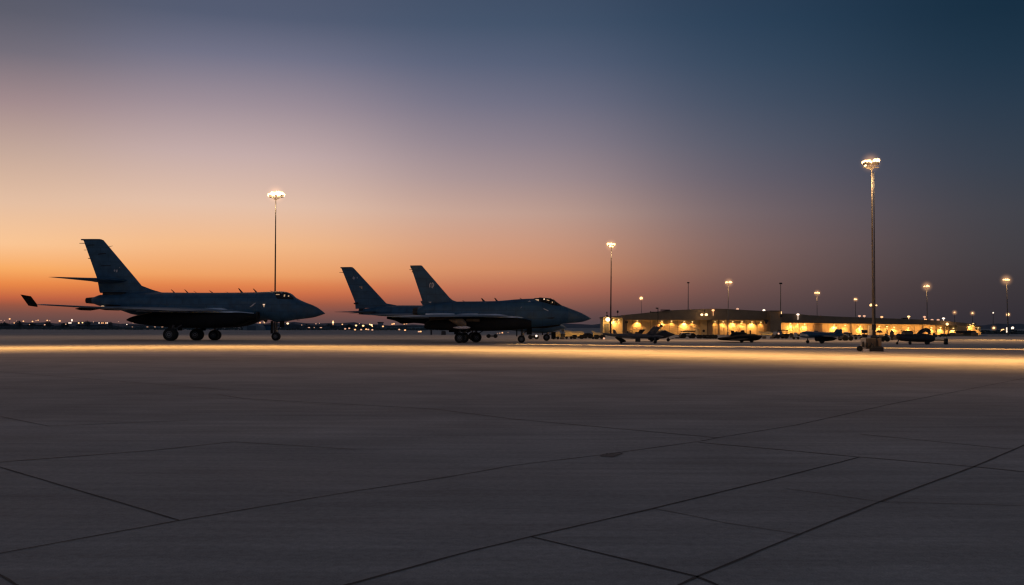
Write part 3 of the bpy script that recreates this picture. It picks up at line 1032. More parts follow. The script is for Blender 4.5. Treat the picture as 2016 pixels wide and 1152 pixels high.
# gloves and wings
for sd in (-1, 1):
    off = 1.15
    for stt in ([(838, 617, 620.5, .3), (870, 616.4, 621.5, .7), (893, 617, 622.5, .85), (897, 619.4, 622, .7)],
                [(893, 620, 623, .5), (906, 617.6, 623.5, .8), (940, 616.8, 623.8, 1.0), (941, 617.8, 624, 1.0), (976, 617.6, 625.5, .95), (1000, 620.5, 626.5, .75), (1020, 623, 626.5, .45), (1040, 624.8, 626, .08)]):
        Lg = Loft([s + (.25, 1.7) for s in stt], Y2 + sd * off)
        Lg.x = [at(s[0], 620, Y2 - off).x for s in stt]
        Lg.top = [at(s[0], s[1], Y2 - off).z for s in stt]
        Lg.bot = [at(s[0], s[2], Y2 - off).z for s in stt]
        part('wing_glove', Lg.mesh(20, 3), 'jet_lit_top', J2, True)
    wb = MB()
    q = lambda px, py, k: (at(px, py, Y2 - k).x, at(px, py, Y2 - k).z)
    ax, az_ = q(1030, 622.5, 1.0)
    bx, bz = q(850, 619.5, 1.0)
    tx, tz = q(800, 624.0, 7.5)
    ux, uz = q(752, 622.5, 7.5)
    foil(wb, [((ax, Y2 + sd * 1.0, az_), (bx, Y2 + sd * 1.0, bz), .26, (0, 0, 1)), ((tx, Y2 + sd * 7.5, tz), (ux, Y2 + sd * 7.5, uz), .1, (0, 0, 1))], 10)
    wg = part('wing', wb, 'jet_wing', J2, True)
    # stores: pod under the wing
    stt = [(836, 637, 646.5, .42), (842, 633, 648.5, .55), (860, 629.5, 649.5, .62), (880, 630, 650, .66), (898, 631, 650, .64), (912, 633.5, 648, .5), (918, 640, 644, .1)]
    Lp = Loft(stt, Y2 + sd * 3.2)
    Lp.x = [at(s[0], 640, Y2 - 3.2).x for s in stt]
    Lp.top = [at(s[0], s[1], Y2 - 3.2).z for s in stt]
    Lp.bot = [at(s[0], s[2], Y2 - 3.2).z for s in stt]
    pd = part('engine_pod', Lp.mesh(24, 3), 'jet_belly', J2, True)
    xx, zz = at(862, 628, Y2 - 3.2).x, at(862, 634, Y2 - 3.2).z
    part('pylon', MB().bbox(xx - .9, xx + 1.6, Y2 + sd * 3.2 - .12, Y2 + sd * 3.2 + .12, zz, zz + .75, .05), 'dark', pd)
    if sd == -1:
        Ls = Loft([(884, 627.5, 631, .4), (898, 626.5, 640, .7), (910, 627, 646, .72), (918, 634, 644, .5)], Y2 - 3.6)
        part('intake_fairing', Ls.mesh(20, 3), 'machine_tan', J2, True)
    stt = [(905, 628, 646, .5), (918, 626, 651, .85), (950, 625, 651.8, .95), (989, 625, 651.2, .98), (1015, 626, 649.3, .95), (1031, 627, 648, .85), (1046, 630, 646.5, .6)]
    Ln = Loft([s + (.5, 2.8) for s in stt], Y2 + sd * .9)
    part('engine_nacelle', Ln.mesh(24, 3), 'jet_belly', J2, True)
part('intake_panel', MB().bbox(at(918, 630, Y2 - 2).x, at(944, 630, Y2 - 2).x, Y2 - 2.0, Y2 - 1.8, at(930, 633, Y2 - 2).z, at(930, 627.5, Y2 - 2).z, .03), 'machine_tan', J2)
part('pod_nose', MB().lathe((at(900, 644, Y2 - 4).x, Y2 - 4.1, at(900, 645, Y2 - 4).z), (1, 0, 0), [(-.4, .04), (.3, .16), (1.0, .15), (1.35, .03)], 12), 'mark', J2, True)
nose_gear(J2, 1026.5, Y2, .40, 645, .28)
for px, Y, r in ((905, Y2 - 2.4, .54), (913, Y2 - 1.3, .56), (938, Y2 + 1.8, .56)):
    x = at(px, 660, Y).x
    gear_leg(J2, x, Y, r, at(px, 649, Y).z, 0, .12)
    wheel(J2, x, Y, r, .42)
wheel(J2, at(936, 660, Y2 + 2.5).x, Y2 + 2.5, .54, .4)
d = MB()
p = at(901, 660, Y2 - 2.6)
d.box(p.x - .35, p.x + .1, Y2 - 2.9, Y2 - 2.86, .9, 1.5)
d.box(at(884, 652, Y2 - 2).x, at(926, 652, Y2 - 2).x, Y2 - 2.4, Y2 - 1.2, at(900, 654, Y2 - 2).z, at(900, 649, Y2 - 2).z)
parts_of('gear_door', d, 'jet_belly', J2)

# ------------------------------------------------------------------ JET THREE (behind)
Y3 = 121.0
J3 = thing('fighter_jet', 'dark jet half hidden behind another, showing tail fin with small pale star and flag marks', 'fighter jet', (at(880, 600, Y3).x, Y3, 0), 'fighter jets parked side on across the apron')
L3 = Loft([(716, 608, 618, .7), (735, 605.5, 620, .95), (760, 602.8, 623, 1.15), (784, 601.3, 628, 1.3), (833, 601.3, 634, 1.45), (900, 602, 642, 1.5), (1000, 602, 650, 1.5), (1045, 602, 655, 1.45),
           (1066, 606, 656, 1.3), (1082, 616, 655, 1.1), (1095, 628, 651.5, .8), (1106, 639, 648.5, .4), (1115, 645, 646.3, .04)], Y3)
part('fuselage', L3.mesh(32, 3), 'jet', J3, True)
nozzle(J3, at(718, 613, Y3).x, Y3, at(718, 613, Y3).z, .34, .7)
fb = MB()
foil(fb, [(at(785, 602, Y3), at(700, 608.4, Y3), .28, up), (at(772, 599.5, Y3), at(699.6, 604, Y3), .27, up), (at(761, 597.5, Y3), at(699.4, 599, Y3), .26, up), (at(758, 594.5, Y3), at(698.8, 594.4, Y3), .24, up), (at(698, 529.5, Y3), at(673.5, 532, Y3), .12, up), (at(694.5, 526.4, Y3), at(672, 527, Y3), .1, up), (at(692, 525.8, Y3), at(672, 526, Y3), .06, up)], 12)
fin3 = part('tail_fin', fb, 'jet', J3, True)
cp = MB()
foil(cp, [(at(692, 525.7, Y3), at(669.8, 526, Y3), .16, up), (at(694, 528.5, Y3), at(671, 528.8, Y3), .16, up)], 6)
part('fin_cap', cp, 'radome', fin3, True)
parts_of('static_wick', MB().tube(at(677, 536.3, Y3), at(668, 536.5, Y3), .04, .02, 6), 'dark', fin3)
part('fin_root_fairing', MB().prism([at(695.6, 596.6, Y3 - .15), at(705, 594.8, Y3 - .15), at(706, 599, Y3 - .15), at(697.5, 599.3, Y3 - .15)], (0, .3, 0)), 'dark', J3)
# small four-armed star and a fleck
mk = MB()
yk = Y3 - .17
mk.add([at(x, y, yk) for x, y in ((696.3, 543), (697.3, 546.3), (700, 547.3), (697.6, 548.6), (696.9, 551.6), (695.6, 548.8), (693, 547.6), (695.4, 546.2))], [tuple(range(8))])
mk.add([at(x, y, yk) for x, y in ((703.5, 545), (704.3, 547.2), (703, 548.6), (702.3, 546.6))], [(0, 1, 2, 3)])
part('fin_star', mk, 'mark', fin3)
mk = MB()
for q4 in (((709.8, 564), (713.3, 564), (713, 567), (710, 566.4)), ((707.4, 564.2), (709.6, 564.1), (709.4, 565.3), (707.4, 565.4)), ((710.5, 567), (713, 567.1), (713.2, 569.5), (711.4, 568.2))):
    mk.add([at(x, y, yk) for x, y in q4], [(0, 1, 2, 3)])
part('fin_flag', mk, 'mark_tan', fin3)
part('fuselage_marking', L3.patch(((814.5, 609), (816.2, 609), (818.8, 612.4), (813, 611.8)), .03), 'machine_white', J3)
for sd in (-1, 1):
    tp = MB()
    q = lambda px, py, k: (at(px, py, Y3 - k).x, at(px, py, Y3 - k).z)
    ax, az_ = q(745, 613, 1)
    bx, bz = q(706, 614.5, 1)
    tx, tz = q(672, 614.2, 5.2)
    ux, uz = q(656.5, 614.3, 5.2)
    foil(tp, [((ax, Y3 + sd * .7, az_), (bx, Y3 + sd * .7, bz), .3, (0, 0, 1)), ((tx, Y3 + sd * 5.2, tz), (ux, Y3 + sd * 5.2, uz), .05, (0, 0, 1))], 8)
    part('tailplane', tp, 'jet', J3, True)
    wb = MB()
    ax, az_ = q(900, 620, 1)
    bx, bz = q(752, 622, 1)
    tx, tz = q(728, 619.5, 8)
    ux, uz = q(702, 618.6, 8)
    foil(wb, [((ax, Y3 + sd * 1.1, az_), (bx, Y3 + sd * 1.1, bz), .45, (0, 0, 1)), ((tx, Y3 + sd * 8, tz), (ux, Y3 + sd * 8, uz), .08, (0, 0, 1))], 10)
    part('wing', wb, 'jet', J3, True)
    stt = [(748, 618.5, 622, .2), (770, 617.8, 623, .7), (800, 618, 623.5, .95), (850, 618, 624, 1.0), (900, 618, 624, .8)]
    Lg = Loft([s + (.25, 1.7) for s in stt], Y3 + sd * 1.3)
    part('wing_glove', Lg.mesh(20, 3), 'jet_lit_top', J3, True)
    stt = [(762, 624, 628, .3), (779, 623, 632, .6), (793, 622, 638, .8), (815, 622, 636, .9), (860, 622, 642, 1.0), (900, 622, 646, 1.0)]
    part('engine_nacelle', Loft([s + (.5, 2.6) for s in stt], Y3 + sd * 1.0).mesh(20, 3), 'jet_belly', J3, True)
nose_gear(J3, 1076, Y3, .42, 655, .34, False)
for px, Y in ((912, Y3 - 2), (930, Y3 + 2)):
    x = at(px, 660, Y).x
    gear_leg(J3, x, Y, .52, at(px, 646, Y).z)
    wheel(J3, x, Y, .52, .42)


# ------------------------------------------------------------------ floodlight masts
def point_light(parent, p, energy, col=(1.0, 0.62, 0.28), r=.3):
    ld = bpy.data.lights.new('lamp_light', 'POINT')
    ld.energy = energy
    ld.color = col
    ld.shadow_soft_size = r
    o = bpy.data.objects.new('lamp_light', ld)
    COL.objects.link(o)
    o.location = Vector(p) - parent.location
    o.parent = parent
    return o


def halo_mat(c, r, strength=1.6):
    """self-glowing ball added as the halo of a lamp cluster: emission fading outward from c (object space)"""
    m = bpy.data.materials.new('halo_emission')
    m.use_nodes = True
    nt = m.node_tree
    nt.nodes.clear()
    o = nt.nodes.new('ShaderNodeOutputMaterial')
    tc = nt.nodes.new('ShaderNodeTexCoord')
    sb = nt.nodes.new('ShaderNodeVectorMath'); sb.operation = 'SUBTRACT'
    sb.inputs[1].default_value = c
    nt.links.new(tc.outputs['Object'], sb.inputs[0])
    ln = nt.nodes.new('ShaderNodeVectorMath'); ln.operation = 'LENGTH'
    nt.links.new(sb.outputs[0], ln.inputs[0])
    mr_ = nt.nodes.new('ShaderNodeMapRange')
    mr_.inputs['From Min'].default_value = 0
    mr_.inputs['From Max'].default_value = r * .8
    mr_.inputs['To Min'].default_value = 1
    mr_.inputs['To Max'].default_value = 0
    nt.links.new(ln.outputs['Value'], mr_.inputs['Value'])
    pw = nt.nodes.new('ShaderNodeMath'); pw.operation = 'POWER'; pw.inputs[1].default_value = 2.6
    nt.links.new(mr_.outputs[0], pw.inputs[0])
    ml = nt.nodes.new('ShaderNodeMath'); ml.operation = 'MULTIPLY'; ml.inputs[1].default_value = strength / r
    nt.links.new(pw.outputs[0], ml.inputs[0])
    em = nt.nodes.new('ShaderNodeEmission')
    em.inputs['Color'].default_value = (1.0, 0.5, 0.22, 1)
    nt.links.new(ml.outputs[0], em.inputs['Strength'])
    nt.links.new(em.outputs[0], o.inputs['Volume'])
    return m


def mast(px, py_top, px_base, Y, heads, label, r=.16, lit='lamp', light=0, group='floodlight masts around the apron', size=.3, cat='floodlight mast', z0=0.0, name='floodlight_mast', colr='pole', halo=None):
    """heads: pixel positions of the lamp heads (empty: unlit mast top)"""
    top = at(px, py_top, Y)
    b = at(px_base, 655, Y)
    base = Vector((b.x, Y, z0))
    T = thing(name, label, cat, base, group)
    pm = MB()
    n = 14
    pm.lathe((base.x, Y, z0), (0, 0, 1), [(0, r * 1.9), (.12, r * 1.9), (.14, r * 1.25), ((top.z - z0) * .33, r), ((top.z - z0) * .335, r * 1.12), ((top.z - z0) * .34, r * .92), ((top.z - z0) * .66, r * .78),
                                          ((top.z - z0) * .665, r * .88), ((top.z - z0) * .67, r * .72), (top.z - z0, r * .55)], n)
    # shear the pole so that top and base meet their places
    dx = top.x - base.x
    for v in pm.v:
        v.x += dx * (v.z - z0) / (top.z - z0)
    part('pole', pm, colr, T, True)
    if heads:
        xs = [at(h[0], h[1], Y) for h in heads]
        x0, x1 = min(p.x for p in xs), max(p.x for p in xs)
        cb = MB()
        zz = sorted(set(round(p.z - size * .7, 2) for p in xs))
        for z in zz:
            cb.box(x0 - size * .3, x1 + size * .3, Y - .03, Y + .03, z - .025, z + .025)
        if len(zz) == 1:
            cb.box(top.x - .08, top.x + .08, Y - .6, Y + .6, zz[0] - .09, zz[0] - .025 - .003)
        for p in xs:
            cb.tube((p.x, Y, p.z - size * .7), (p.x, Y, p.z), .03, n=5)
            cb.tube((top.x, Y, top.z - .3), (p.x, Y, p.z - size * .7), .03, n=5)
        part('crossarm', cb, colr, T)
        for i, p in enumerate(xs):
            sz = size * (heads[i][2] if len(heads[i]) > 2 else 1)
            hb = MB().lathe((p.x, Y + .30, p.z + .12), (0, -1, -.35), [(0, sz * .45), (.08, sz * .6), (.2, sz * .95), (.24, sz)], 12)
            h = part('lamp_head', hb, 'dark', T, True)
            part('lens', MB().lathe((p.x, Y + .06, p.z + .036), (0, -1, -.35), [(0, sz * .93), (.05, sz * .96), (.08, sz * .6), (.10, .02)], 12), lit, h, True)
    else:
        tb = MB().bbox(top.x - .3, top.x + .3, Y - .2, Y + .2, top.z - .12, top.z + .2, .05)
        part('lamp_head', tb, 'dark', T)
        part('junction_box', MB().bbox(top.x - .22, top.x + .22, Y - .25, Y + .2, lerp(z0, top.z, .35), lerp(z0, top.z, .35) + .7, .05), 'dark', T)
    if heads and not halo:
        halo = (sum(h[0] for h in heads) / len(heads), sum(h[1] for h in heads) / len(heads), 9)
    if light:
        point_light(T, (top.x, Y - .9, top.z - 1.2), light)
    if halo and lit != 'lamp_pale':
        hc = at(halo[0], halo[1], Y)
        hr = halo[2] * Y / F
        part('emissive_halo', MB().ball(hc, hr, hr, hr * .8, 20, 14), halo_mat(hc - base, hr), T, True)  # added volume that emits by itself to draw the lamp halo
    return T


YM1 = 72.0
m1 = mast(1716, 327, 1719.5, YM1, [(1700, 320.5, .8), (1704, 326.5, .65), (1707, 319.5), (1711.5, 319), (1715, 321, .8), (1723, 317), (1728.5, 316.5), (1703, 318.5, .7)],
          'tallest floodlight mast on the right, rising from a cluttered equipment cart', r=.082, lit='lamp_hot', light=500, size=.17, halo=(1714, 320, 32))
part('cable_conduit', MB().tube((at(1721.5, 655, YM1).x, YM1 - .15, 1.2), (at(1717.6, 340, YM1).x + .05, YM1 - .12, at(1717, 340, YM1).z), .035, n=6), 'dark', m1)
cx = at(1720.5, 650, YM1).x
part('winch_housing', MB().lathe((cx, YM1, .15), (0, 0, 1), [(0, .24), (.9, .24), (1.0, .13), (1.35, .12), (1.4, .15), (1.75, .14), (1.8, .09)], 12), 'machine', m1, True)
m2 = mast(543, 390, 541, 140, [(531, 384.5), (536.5, 381.5), (541, 382.5), (546, 381), (550.5, 381), (555, 382), (557, 384), (538, 386), (549, 386)],
          'tall mast with wide row of white-hot lamps, rising behind the largest jet', r=.115, lit='lamp_hot', light=900, size=.34, colr='dark', halo=(543, 383, 30))
m3 = mast(1203.6, 487, 1202, 200, [(1197.5, 480.8), (1201, 481), (1203.8, 481.2), (1208.6, 481.6), (1201.5, 485.5, .9), (1206.5, 486, .6)],
          'slim mast with six lamps standing before the left end of the lit hangar', r=.14, lit='lamp', light=900, size=.32, colr='dark', halo=(1203, 483, 20))
mast(1434, 558, 1433, 205, [(1430.5, 556.5), (1437, 556), (1439.5, 556.4, .8)], 'mast with a close pair of lamps in front of the middle of the big hangar', r=.09, light=160, size=.27, halo=(1435, 556.3, 16))
mast(1355, 557, 1354.5, 262, [], 'unlit thin mast behind the hangar roof, left of the two unlit ones', r=.13)
mast(1537, 558.5, 1536.5, 212, [], 'unlit thin mast beside the square tower between the hangars', r=.12)
mast(1608.5, 579, 1608.8, 275, [(1605.5, 577), (1609.5, 576.6), (1612, 577.2)], 'mast with three small lamps behind the left part of the long low hangar', r=.1, size=.27, light=160, halo=(1609, 577, 12))
mast(1684.5, 592, 1684.8, 300, [(1683, 589.5), (1686, 589.8, .8)], 'short mast with one small lamp cluster behind the low hangar, left of the nearest mast', r=.11, size=.28, colr='fascia')
mast(1719.5, 603, 1721.5, 240, [(1714.8, 601), (1725.6, 601.6, .55)], 'double-armed mast seen just behind the nearest tall mast', r=.1, size=.36)
mast(1824.5, 567, 1826, 245, [(1820, 564.4, .8), (1825.6, 563.6, 1.2), (1828, 564, 1.0)], 'mast with two bright lamps behind the right part of the low hangar', r=.12, light=160, size=.27, halo=(1824.5, 564, 18))
mast(1981.5, 553, 1985, 225, [(1976, 551, .8), (1980, 551), (1984, 551.4, 1.1), (1987, 551.6, .6)], 'tall mast at the far right edge of the apron', r=.13, light=160, size=.27, halo=(1981, 551.3, 20))
mast(1984.6, 621.5, 1985.6, 260, [(1984.5, 619.6, 1.0)], 'low single lamp mast against the right-hand tall mast', r=.1, size=.4)
mast(1262.3, 590, 1263.5, 275, [(1262.3, 587.4, 1.1)], 'single bright lamp on thin post behind the left end of the hangar roof', r=.08, size=.4)
mast(1879.3, 618, 1880, 330, [(1879.3, 615.4)], 'small lamp post beyond the right end of the low hangar, first of three', r=.12, size=.24, lit='lamp_mid')
mast(1914.6, 619, 1914.6, 330, [(1914.6, 616.8, 1.1)], 'small lamp post above the little lit block, second of three in a row', r=.12, size=.24)
mast(1955.5, 619, 1955, 330, [(1955.5, 616.2)], 'small pale lamp post near tall right-hand mast, last of three', r=.12, size=.24, lit='lamp_pale')
# low lamps at the right edge
LG = 'low lamps beyond the apron at right'
mast(1956.6, 648, 1956.6, 300, [(1956.6, 646, 1.5)], 'low orange round lamp on short post at the right', r=.08, size=.24, lit='lamp', group=LG, cat='lamp post', name='lamp_post')
mast(1993.6, 648, 1993.6, 300, [(1993.6, 646)], 'low white lamp on short post at the right edge', r=.08, size=.45, lit='lamp_pale', group=LG, cat='lamp post', name='lamp_post')
mast(1974.6, 653, 1974.6, 290, [(1972.5, 651.4), (1975, 651, 1.2), (1977.6, 651.8)], 'low wide cluster of three lamps near the ground at right', r=.08, size=.4, lit='lamp', group=LG, cat='lamp post', name='lamp_post')
mast(1982.3, 657, 1982.3, 270, [(1982.3, 646.5, .7), (1982.3, 650, .7), (1982.3, 653.6, .7)], 'short pale vertical strip lamp left of the tall right-hand mast base', r=.05, size=.3, lit='lamp_pale', group=LG, cat='lamp post', name='lamp_post')

# ------------------------------------------------------------------ HANGARS
YA = 222.0


def X(px, Y):
    return at(px, 650, Y).x


def Z(px, py, Y):
    return at(px, py, Y).z


def wall_light(parent, px, py, Y, power, spot=124, r=.06, lit='lamp_wall', wdt=.26):
    p = at(px, py, Y)
    o = part('wall_lamp', MB().bbox(p.x - wdt / 2, p.x + wdt / 2, p.y - .16, p.y + .12, p.z - .06, p.z + .16, .03), lit, parent)
    ld = bpy.data.lights.new('wall_lamp_light', 'SPOT')
    ld.energy = power
    ld.color = (1.0, 0.50, 0.15)
    ld.energy *= 1.9
    ld.spot_size = R(spot)
    ld.spot_blend = 0.9
    ld.shadow_soft_size = r
    l = bpy.data.objects.new('wall_lamp_light', ld)
    COL.objects.link(l)
    l.location = Vector((p.x, p.y - .05, p.z - .12)) - parent.location
    l.rotation_euler = (R(20), 0, 0)
    l.parent = parent


HA = thing('hangar', 'big hangar with deep brown fascia over walls washed by yellow downlights', 'hangar', (X(1370, YA), YA + 6, 0), 'floodlit hangars behind the apron')
# fascia and roof
mb = MB()
prof = [(1224, 629.6), (1224, 620.6), (1262, 617), (1315, 611.2), (1360, 609.2), (1405, 607.8), (1430, 608.2), (1470, 610.6), (1516, 613), (1516, 632.2)]
P = [at(x, y, YA) for x, y in prof]
zb = P[0].z
P[0].z = zb
P[-1].z = zb
mb.prism(P, (0, 1.2, 0))
part('fascia', mb, 'fascia', HA)
mb = MB()
mb.prism([v + Vector((0, 1.203, -.05 if 0 < i < len(P) - 1 else .5)) for i, v in enumerate(P)], (0, 24, 0))
part('roof', mb, 'roof', HA)
YW = YA + 3.2
xa, xb = X(1224, YW), X(1512, YW)
part('wall', MB().box(xa, xb, YW, YW + .3, 0, zb + .4), 'wall', HA)
mb = MB()
mb.box(P[0].x, P[-1].x, YA + 1.205, YW + .3, zb + .25, zb + .45)
part('soffit', mb, 'fascia', HA)
# pilasters between the bays
for a, b, m, d in ((1226, 1233, 'fascia', .9), (1378, 1391, 'wall', .5), (1391.5, 1402, 'pier', .7), (1414, 1416.5, 'fascia', .2), (1506, 1512, 'pier', 1.0)):
    part('pilaster', MB().bbox(X(a, YW), X(b, YW), YW - d, YW - .002, 0, zb + .24, .04), m, HA)
dr_ = part('door', MB().bbox(X(1369, YW), X(1375, YW), YW - .08, YW - .002, 0, Z(1372, 646.5, YW), .03), 'door', HA)
part('handle', MB().bbox(X(1373.8, YW), X(1374.4, YW), YW - .16, YW - .082, 1.0, 1.25, .01), 'steel', dr_)
part('wall_vent', MB().lathe((X(1384.5, YW), YW - .52, Z(1384.5, 651.5, YW)), (0, -1, 0), [(0, .3), (.08, .3), (.1, .2)], 14), 'dark', HA)
# pale seams in the wall
for px in (1245, 1262, 1280, 1318, 1334, 1362, 1408, 1425, 1456, 1470, 1490):
    part('wall_seam', MB().box(X(px, YW), X(px, YW) + .07, YW - .03, YW - .001, 0, zb + .2), 'fascia', HA)
for px, py, pw in ((1255, 632.5, 260), (1303, 633, 150), (1322, 633, 90), (1347, 633.4, 420), (1363, 634, 60), (1408, 634, 60), (1424, 634, 170), (1442.5, 633.6, 300), (1461, 634, 170), (1480, 634.5, 360), (1498, 635, 60)):
    wall_light(HA, px, py, YW - .5, pw)
def soffit_fill(parent, p0, p1, energy):  # added fill strip to even out the wall light, without a fixture
    ld = bpy.data.lights.new('soffit_fill_light', 'AREA')
    ld.shape = 'RECTANGLE'
    ld.size = (p1 - p0).length
    ld.size_y = .4
    ld.energy = energy
    ld.color = (1.0, 0.50, 0.15)
    l = bpy.data.objects.new('soffit_fill_light', ld)
    COL.objects.link(l)
    m = (p0 + p1) / 2
    l.location = m - parent.location
    l.rotation_euler = (R(38), 0, math.atan2(p1.y - p0.y, p1.x - p0.x))
    l.parent = parent


soffit_fill(HA, Vector((xa + 1, YW - 2.2, zb + .1)), Vector((X(1376, YW), YW - 2.2, zb + .1)), 520)
soffit_fill(HA, Vector((X(1404, YW), YW - 2.2, zb + .1)), Vector((xb - 1, YW - 2.2, zb + .1)), 520)
# twin floodlights on a bracket above the fascia
fl = MB()
p = at(1387, 613, YA - .7)
fl.tube((p.x, YA - .02, p.z + .2), (p.x, YA - .8, p.z + .2), .05, n=6)
fl.tube((p.x, YA - .8, p.z + .4), (p.x, YA - .8, p.z - .7), .05, n=6)
part('lamp_bracket', fl, 'dark', HA)
for px, rr in ((1381.6, .3), (1390.6, .34)):
    p = at(px, 619.6, YA - .9)
    part('floodlight', MB().ball(p, rr, rr * .6, rr * .8), 'lamp_hot', HA, True)
point_light(HA, at(1386, 620, YA - 2.2), 60)
# small roof lamps
RG = 'small lamps along the hangar roof edges'
for px, py, m, Y in ((1404, 611, 'lamp_mid', YA - .3), (1452, 608.6, 'lamp_dim', YA + 3), (1504, 611.2, 'lamp_pale', YA + 3)):
    p = at(px, py, Y)
    part('roof_lamp', MB().ball(p, .32, .3, .24, 10, 6).tube((p.x, Y, p.z - 1.2), (p.x, Y, p.z), .04, n=5), m, HA, True)
# entrance wing at its left
HP = thing('gatehouse', 'square lit entrance block with a round lamp at the hangar left end', 'building', (X(1205, 214), 216, 0))
zr = Z(1205, 627, 214)
part('wall', MB().box(X(1187, 214), X(1224, 214), 214, 220, 0, zr).box(X(1224, 214) + .01, X(1226, 214), 213.7, 221, 0, zr), 'wall', HP)
part('roof', MB().bbox(X(1185.5, 214), X(1226.5, 214), 213.2, 220.5, zr + .003, Z(1205, 624, 214), .06), 'fascia', HP)
part('corner_post', MB().bbox(X(1201.5, 213.8), X(1203.2, 213.8), 213.5, 213.9, 0, zr, .03), 'pier', HP)
part('door', MB().bbox(X(1190, 213.9), X(1199, 213.9), 213.88, 213.99, 0, Z(1195, 637, 214), .03), 'machine_tan', HP)
p = at(1196.5, 629, 213.2)
part('wall_lamp', MB().ball(p, .5, .3, .45), 'lamp_hot', HP, True)
point_light(HP, p + Vector((0, -.8, -.3)), 260, (1, .62, .22))
wall_light(HP, 1208, 630.5, 213.6, 200)
wall_light(HP, 1218, 630.5, 213.6, 40)
p = at(1216, 614, 216)
solo('satellite_dish', MB().ball(p, .22, .2, .3, 10, 6).tube((p.x, 216, zr + .3), p, .03, n=6), 'dark', 'small round grey dish on thin stalk above the entrance block roof', 'satellite dish', smooth=True)
p = at(1195, 614.5, 216)
solo('roof_aerial', MB().tube((p.x, 216, zr + .3), (p.x, 216, p.z), .04, n=6).bbox(p.x - .15, p.x + .1, 215.9, 216.1, p.z - .35, p.z, .03).bbox(p.x - .2, p.x + .2, 215.8, 216.2, zr + .3, zr + .75, .04), 'dark', 'small aerial with box foot above the entrance block, left of the dish', 'aerial')
# roof sign frame
YS = 218.0
sg = thing('roof_gantry', 'dark T-shaped pole with two flat panels crossing the hangar fascia near its left end', 'gantry', (X(1295.5, YS), YS, 0))
part('pole', MB().tube((X(1295.5, YS), YS, 0), (X(1295.5, YS), YS, Z(1295.5, 606, YS)), .09, n=8), 'dark', sg)
part('panel', MB().bbox(X(1291, YS), X(1296.3, YS), YS - .1, YS + .1, Z(1293, 608, YS), Z(1293, 605.8, YS), .03), 'dark', sg)
part('arm', MB().bbox(X(1280, YS), X(1295, YS), YS - .08, YS + .08, Z(1288, 615.4, YS), Z(1288, 613.8, YS), .03).bbox(X(1280, YS), X(1281.6, YS), YS - .15, YS + .15, Z(1281, 616.2, YS), Z(1281, 612.8, YS), .03), 'dark', sg)
p0, p1 = at(1300.5, 611.6, YA - .5), at(1318.8, 609.6, YA - .5)
solo('roof_canopy', MB().bbox(p0.x, p1.x, YA - .9, YA - .02, p0.z, p1.z, .04), 'dark', 'short flat dark awning bar on the hangar fascia right of the gantry pole', 'awning')

# square tower between the hangars
HT = thing('tower_block', 'plain square brown tower block joining the two hangars', 'building', (X(1526, 219), 222, 0))
zt = Z(1526, 611.4, 219)
part('wall', MB().box(X(1516.5, 219), X(1537, 219), 219, 226, 0, zt - .25), 'pier', HT)
part('roof', MB().bbox(X(1516, 219), X(1537.6, 219), 218.7, 226.3, zt - .247, zt, .04), 'fascia', HT)
part('strip_lamp', MB().bbox(X(1537.6, 218.5), X(1539, 218.5), 218.4, 218.6, Z(1538, 620, 218.5), Z(1538, 613.6, 218.5), .03), 'lamp', HT)
part('bracket', MB().prism([at(1504, 629.5, 218.6), at(1513, 629.5, 218.6), at(1513, 632, 218.6), at(1508.5, 638.5, 218.6)], (0, .4, 0)), 'dark', HT)

# long low hangar
YB = 226.0
HB = thing('hangar', 'long low hangar stretching right of the square tower block', 'hangar', (X(1700, YB), YB + 6, 0), 'floodlit hangars behind the apron')
topB = [(1537.5, 617.3), (1567, 617.8), (1593, 620.6), (1640, 623), (1724, 626), (1823, 629.6), (1860, 631.8), (1901, 636)]
botB = [(1537.5, 635.4), (1593, 636), (1640, 637), (1724, 637.8), (1823, 639.2), (1860, 640.6), (1901, 641.6)]
mb = MB()
mb.prism([at(x, y, YB) for x, y in botB] + [at(x, y, YB) for x, y in reversed(topB)], (0, 1.0, 0))
part('fascia', mb, 'fascia', HB)
mb = MB()
mb.prism([at(x, y, YB) + Vector((0, 1.003, -.05)) for x, y in topB] + [at(1901, 639, YB) + Vector((0, 1.003, 0)), at(1537.5, 634, YB) + Vector((0, 1.003, 0))], (0, 22, 0))
part('roof', mb, 'roof', HB)
YV = YB + 2.4
zB = Z(1700, 636.5, YB)
mb = MB()
tb = [(x, y - 1.5) for x, y in botB if x < 1884] + [(1884, 639.5)]
pts = [at(x, y, YV) for x, y in tb]
mb.prism([Vector((pts[0].x, YV, 0))] + pts + [Vector((pts[-1].x, YV, 0))], (0, .3, 0))
part('wall', mb, 'wall', HB)
for a, b, m, d in ((1600, 1617, 'pier', .9), (1673, 1676, 'fascia', .5), (1708, 1717, 'machine_white', .8), (1745, 1747, 'fascia', .3), (1815, 1818, 'fascia', .3), (1842, 1844, 'pier', .3), (1855.5, 1858, 'fascia', .9), (1863, 1865, 'wall', .9)):
    part('pilaster', MB().bbox(X(a, YV), X(b, YV), YV - d, YV - .002, 0, Z(a, 637.5 if a < 1700 else 640.5, YV), .04), m, HB)
for px in (1560, 1574, 1590, 1630, 1655, 1685, 1700, 1733, 1760, 1775, 1800, 1830, 1850, 1872):
    part('wall_seam', MB().box(X(px, YV), X(px, YV) + .06, YV - .03, YV - .001, 0, Z(px, 639 if px < 1700 else 642, YV)), 'fascia', HB)
for px, py, pw in ((1556, 638, 280), (1584, 639, 210), (1570, 639, 50), (1642.5, 640.5, 330), (1664, 641.5, 70), (1693.5, 643, 300), (1731, 643, 130), (1746, 643.5, 50), (1760, 645, 170), (1788, 646.5, 150), (1834, 646, 120), (1851.7, 645.5, 210), (1860, 645, 120), (1877, 647, 200)):
    wall_light(HB, px, py, YV - .45, pw)
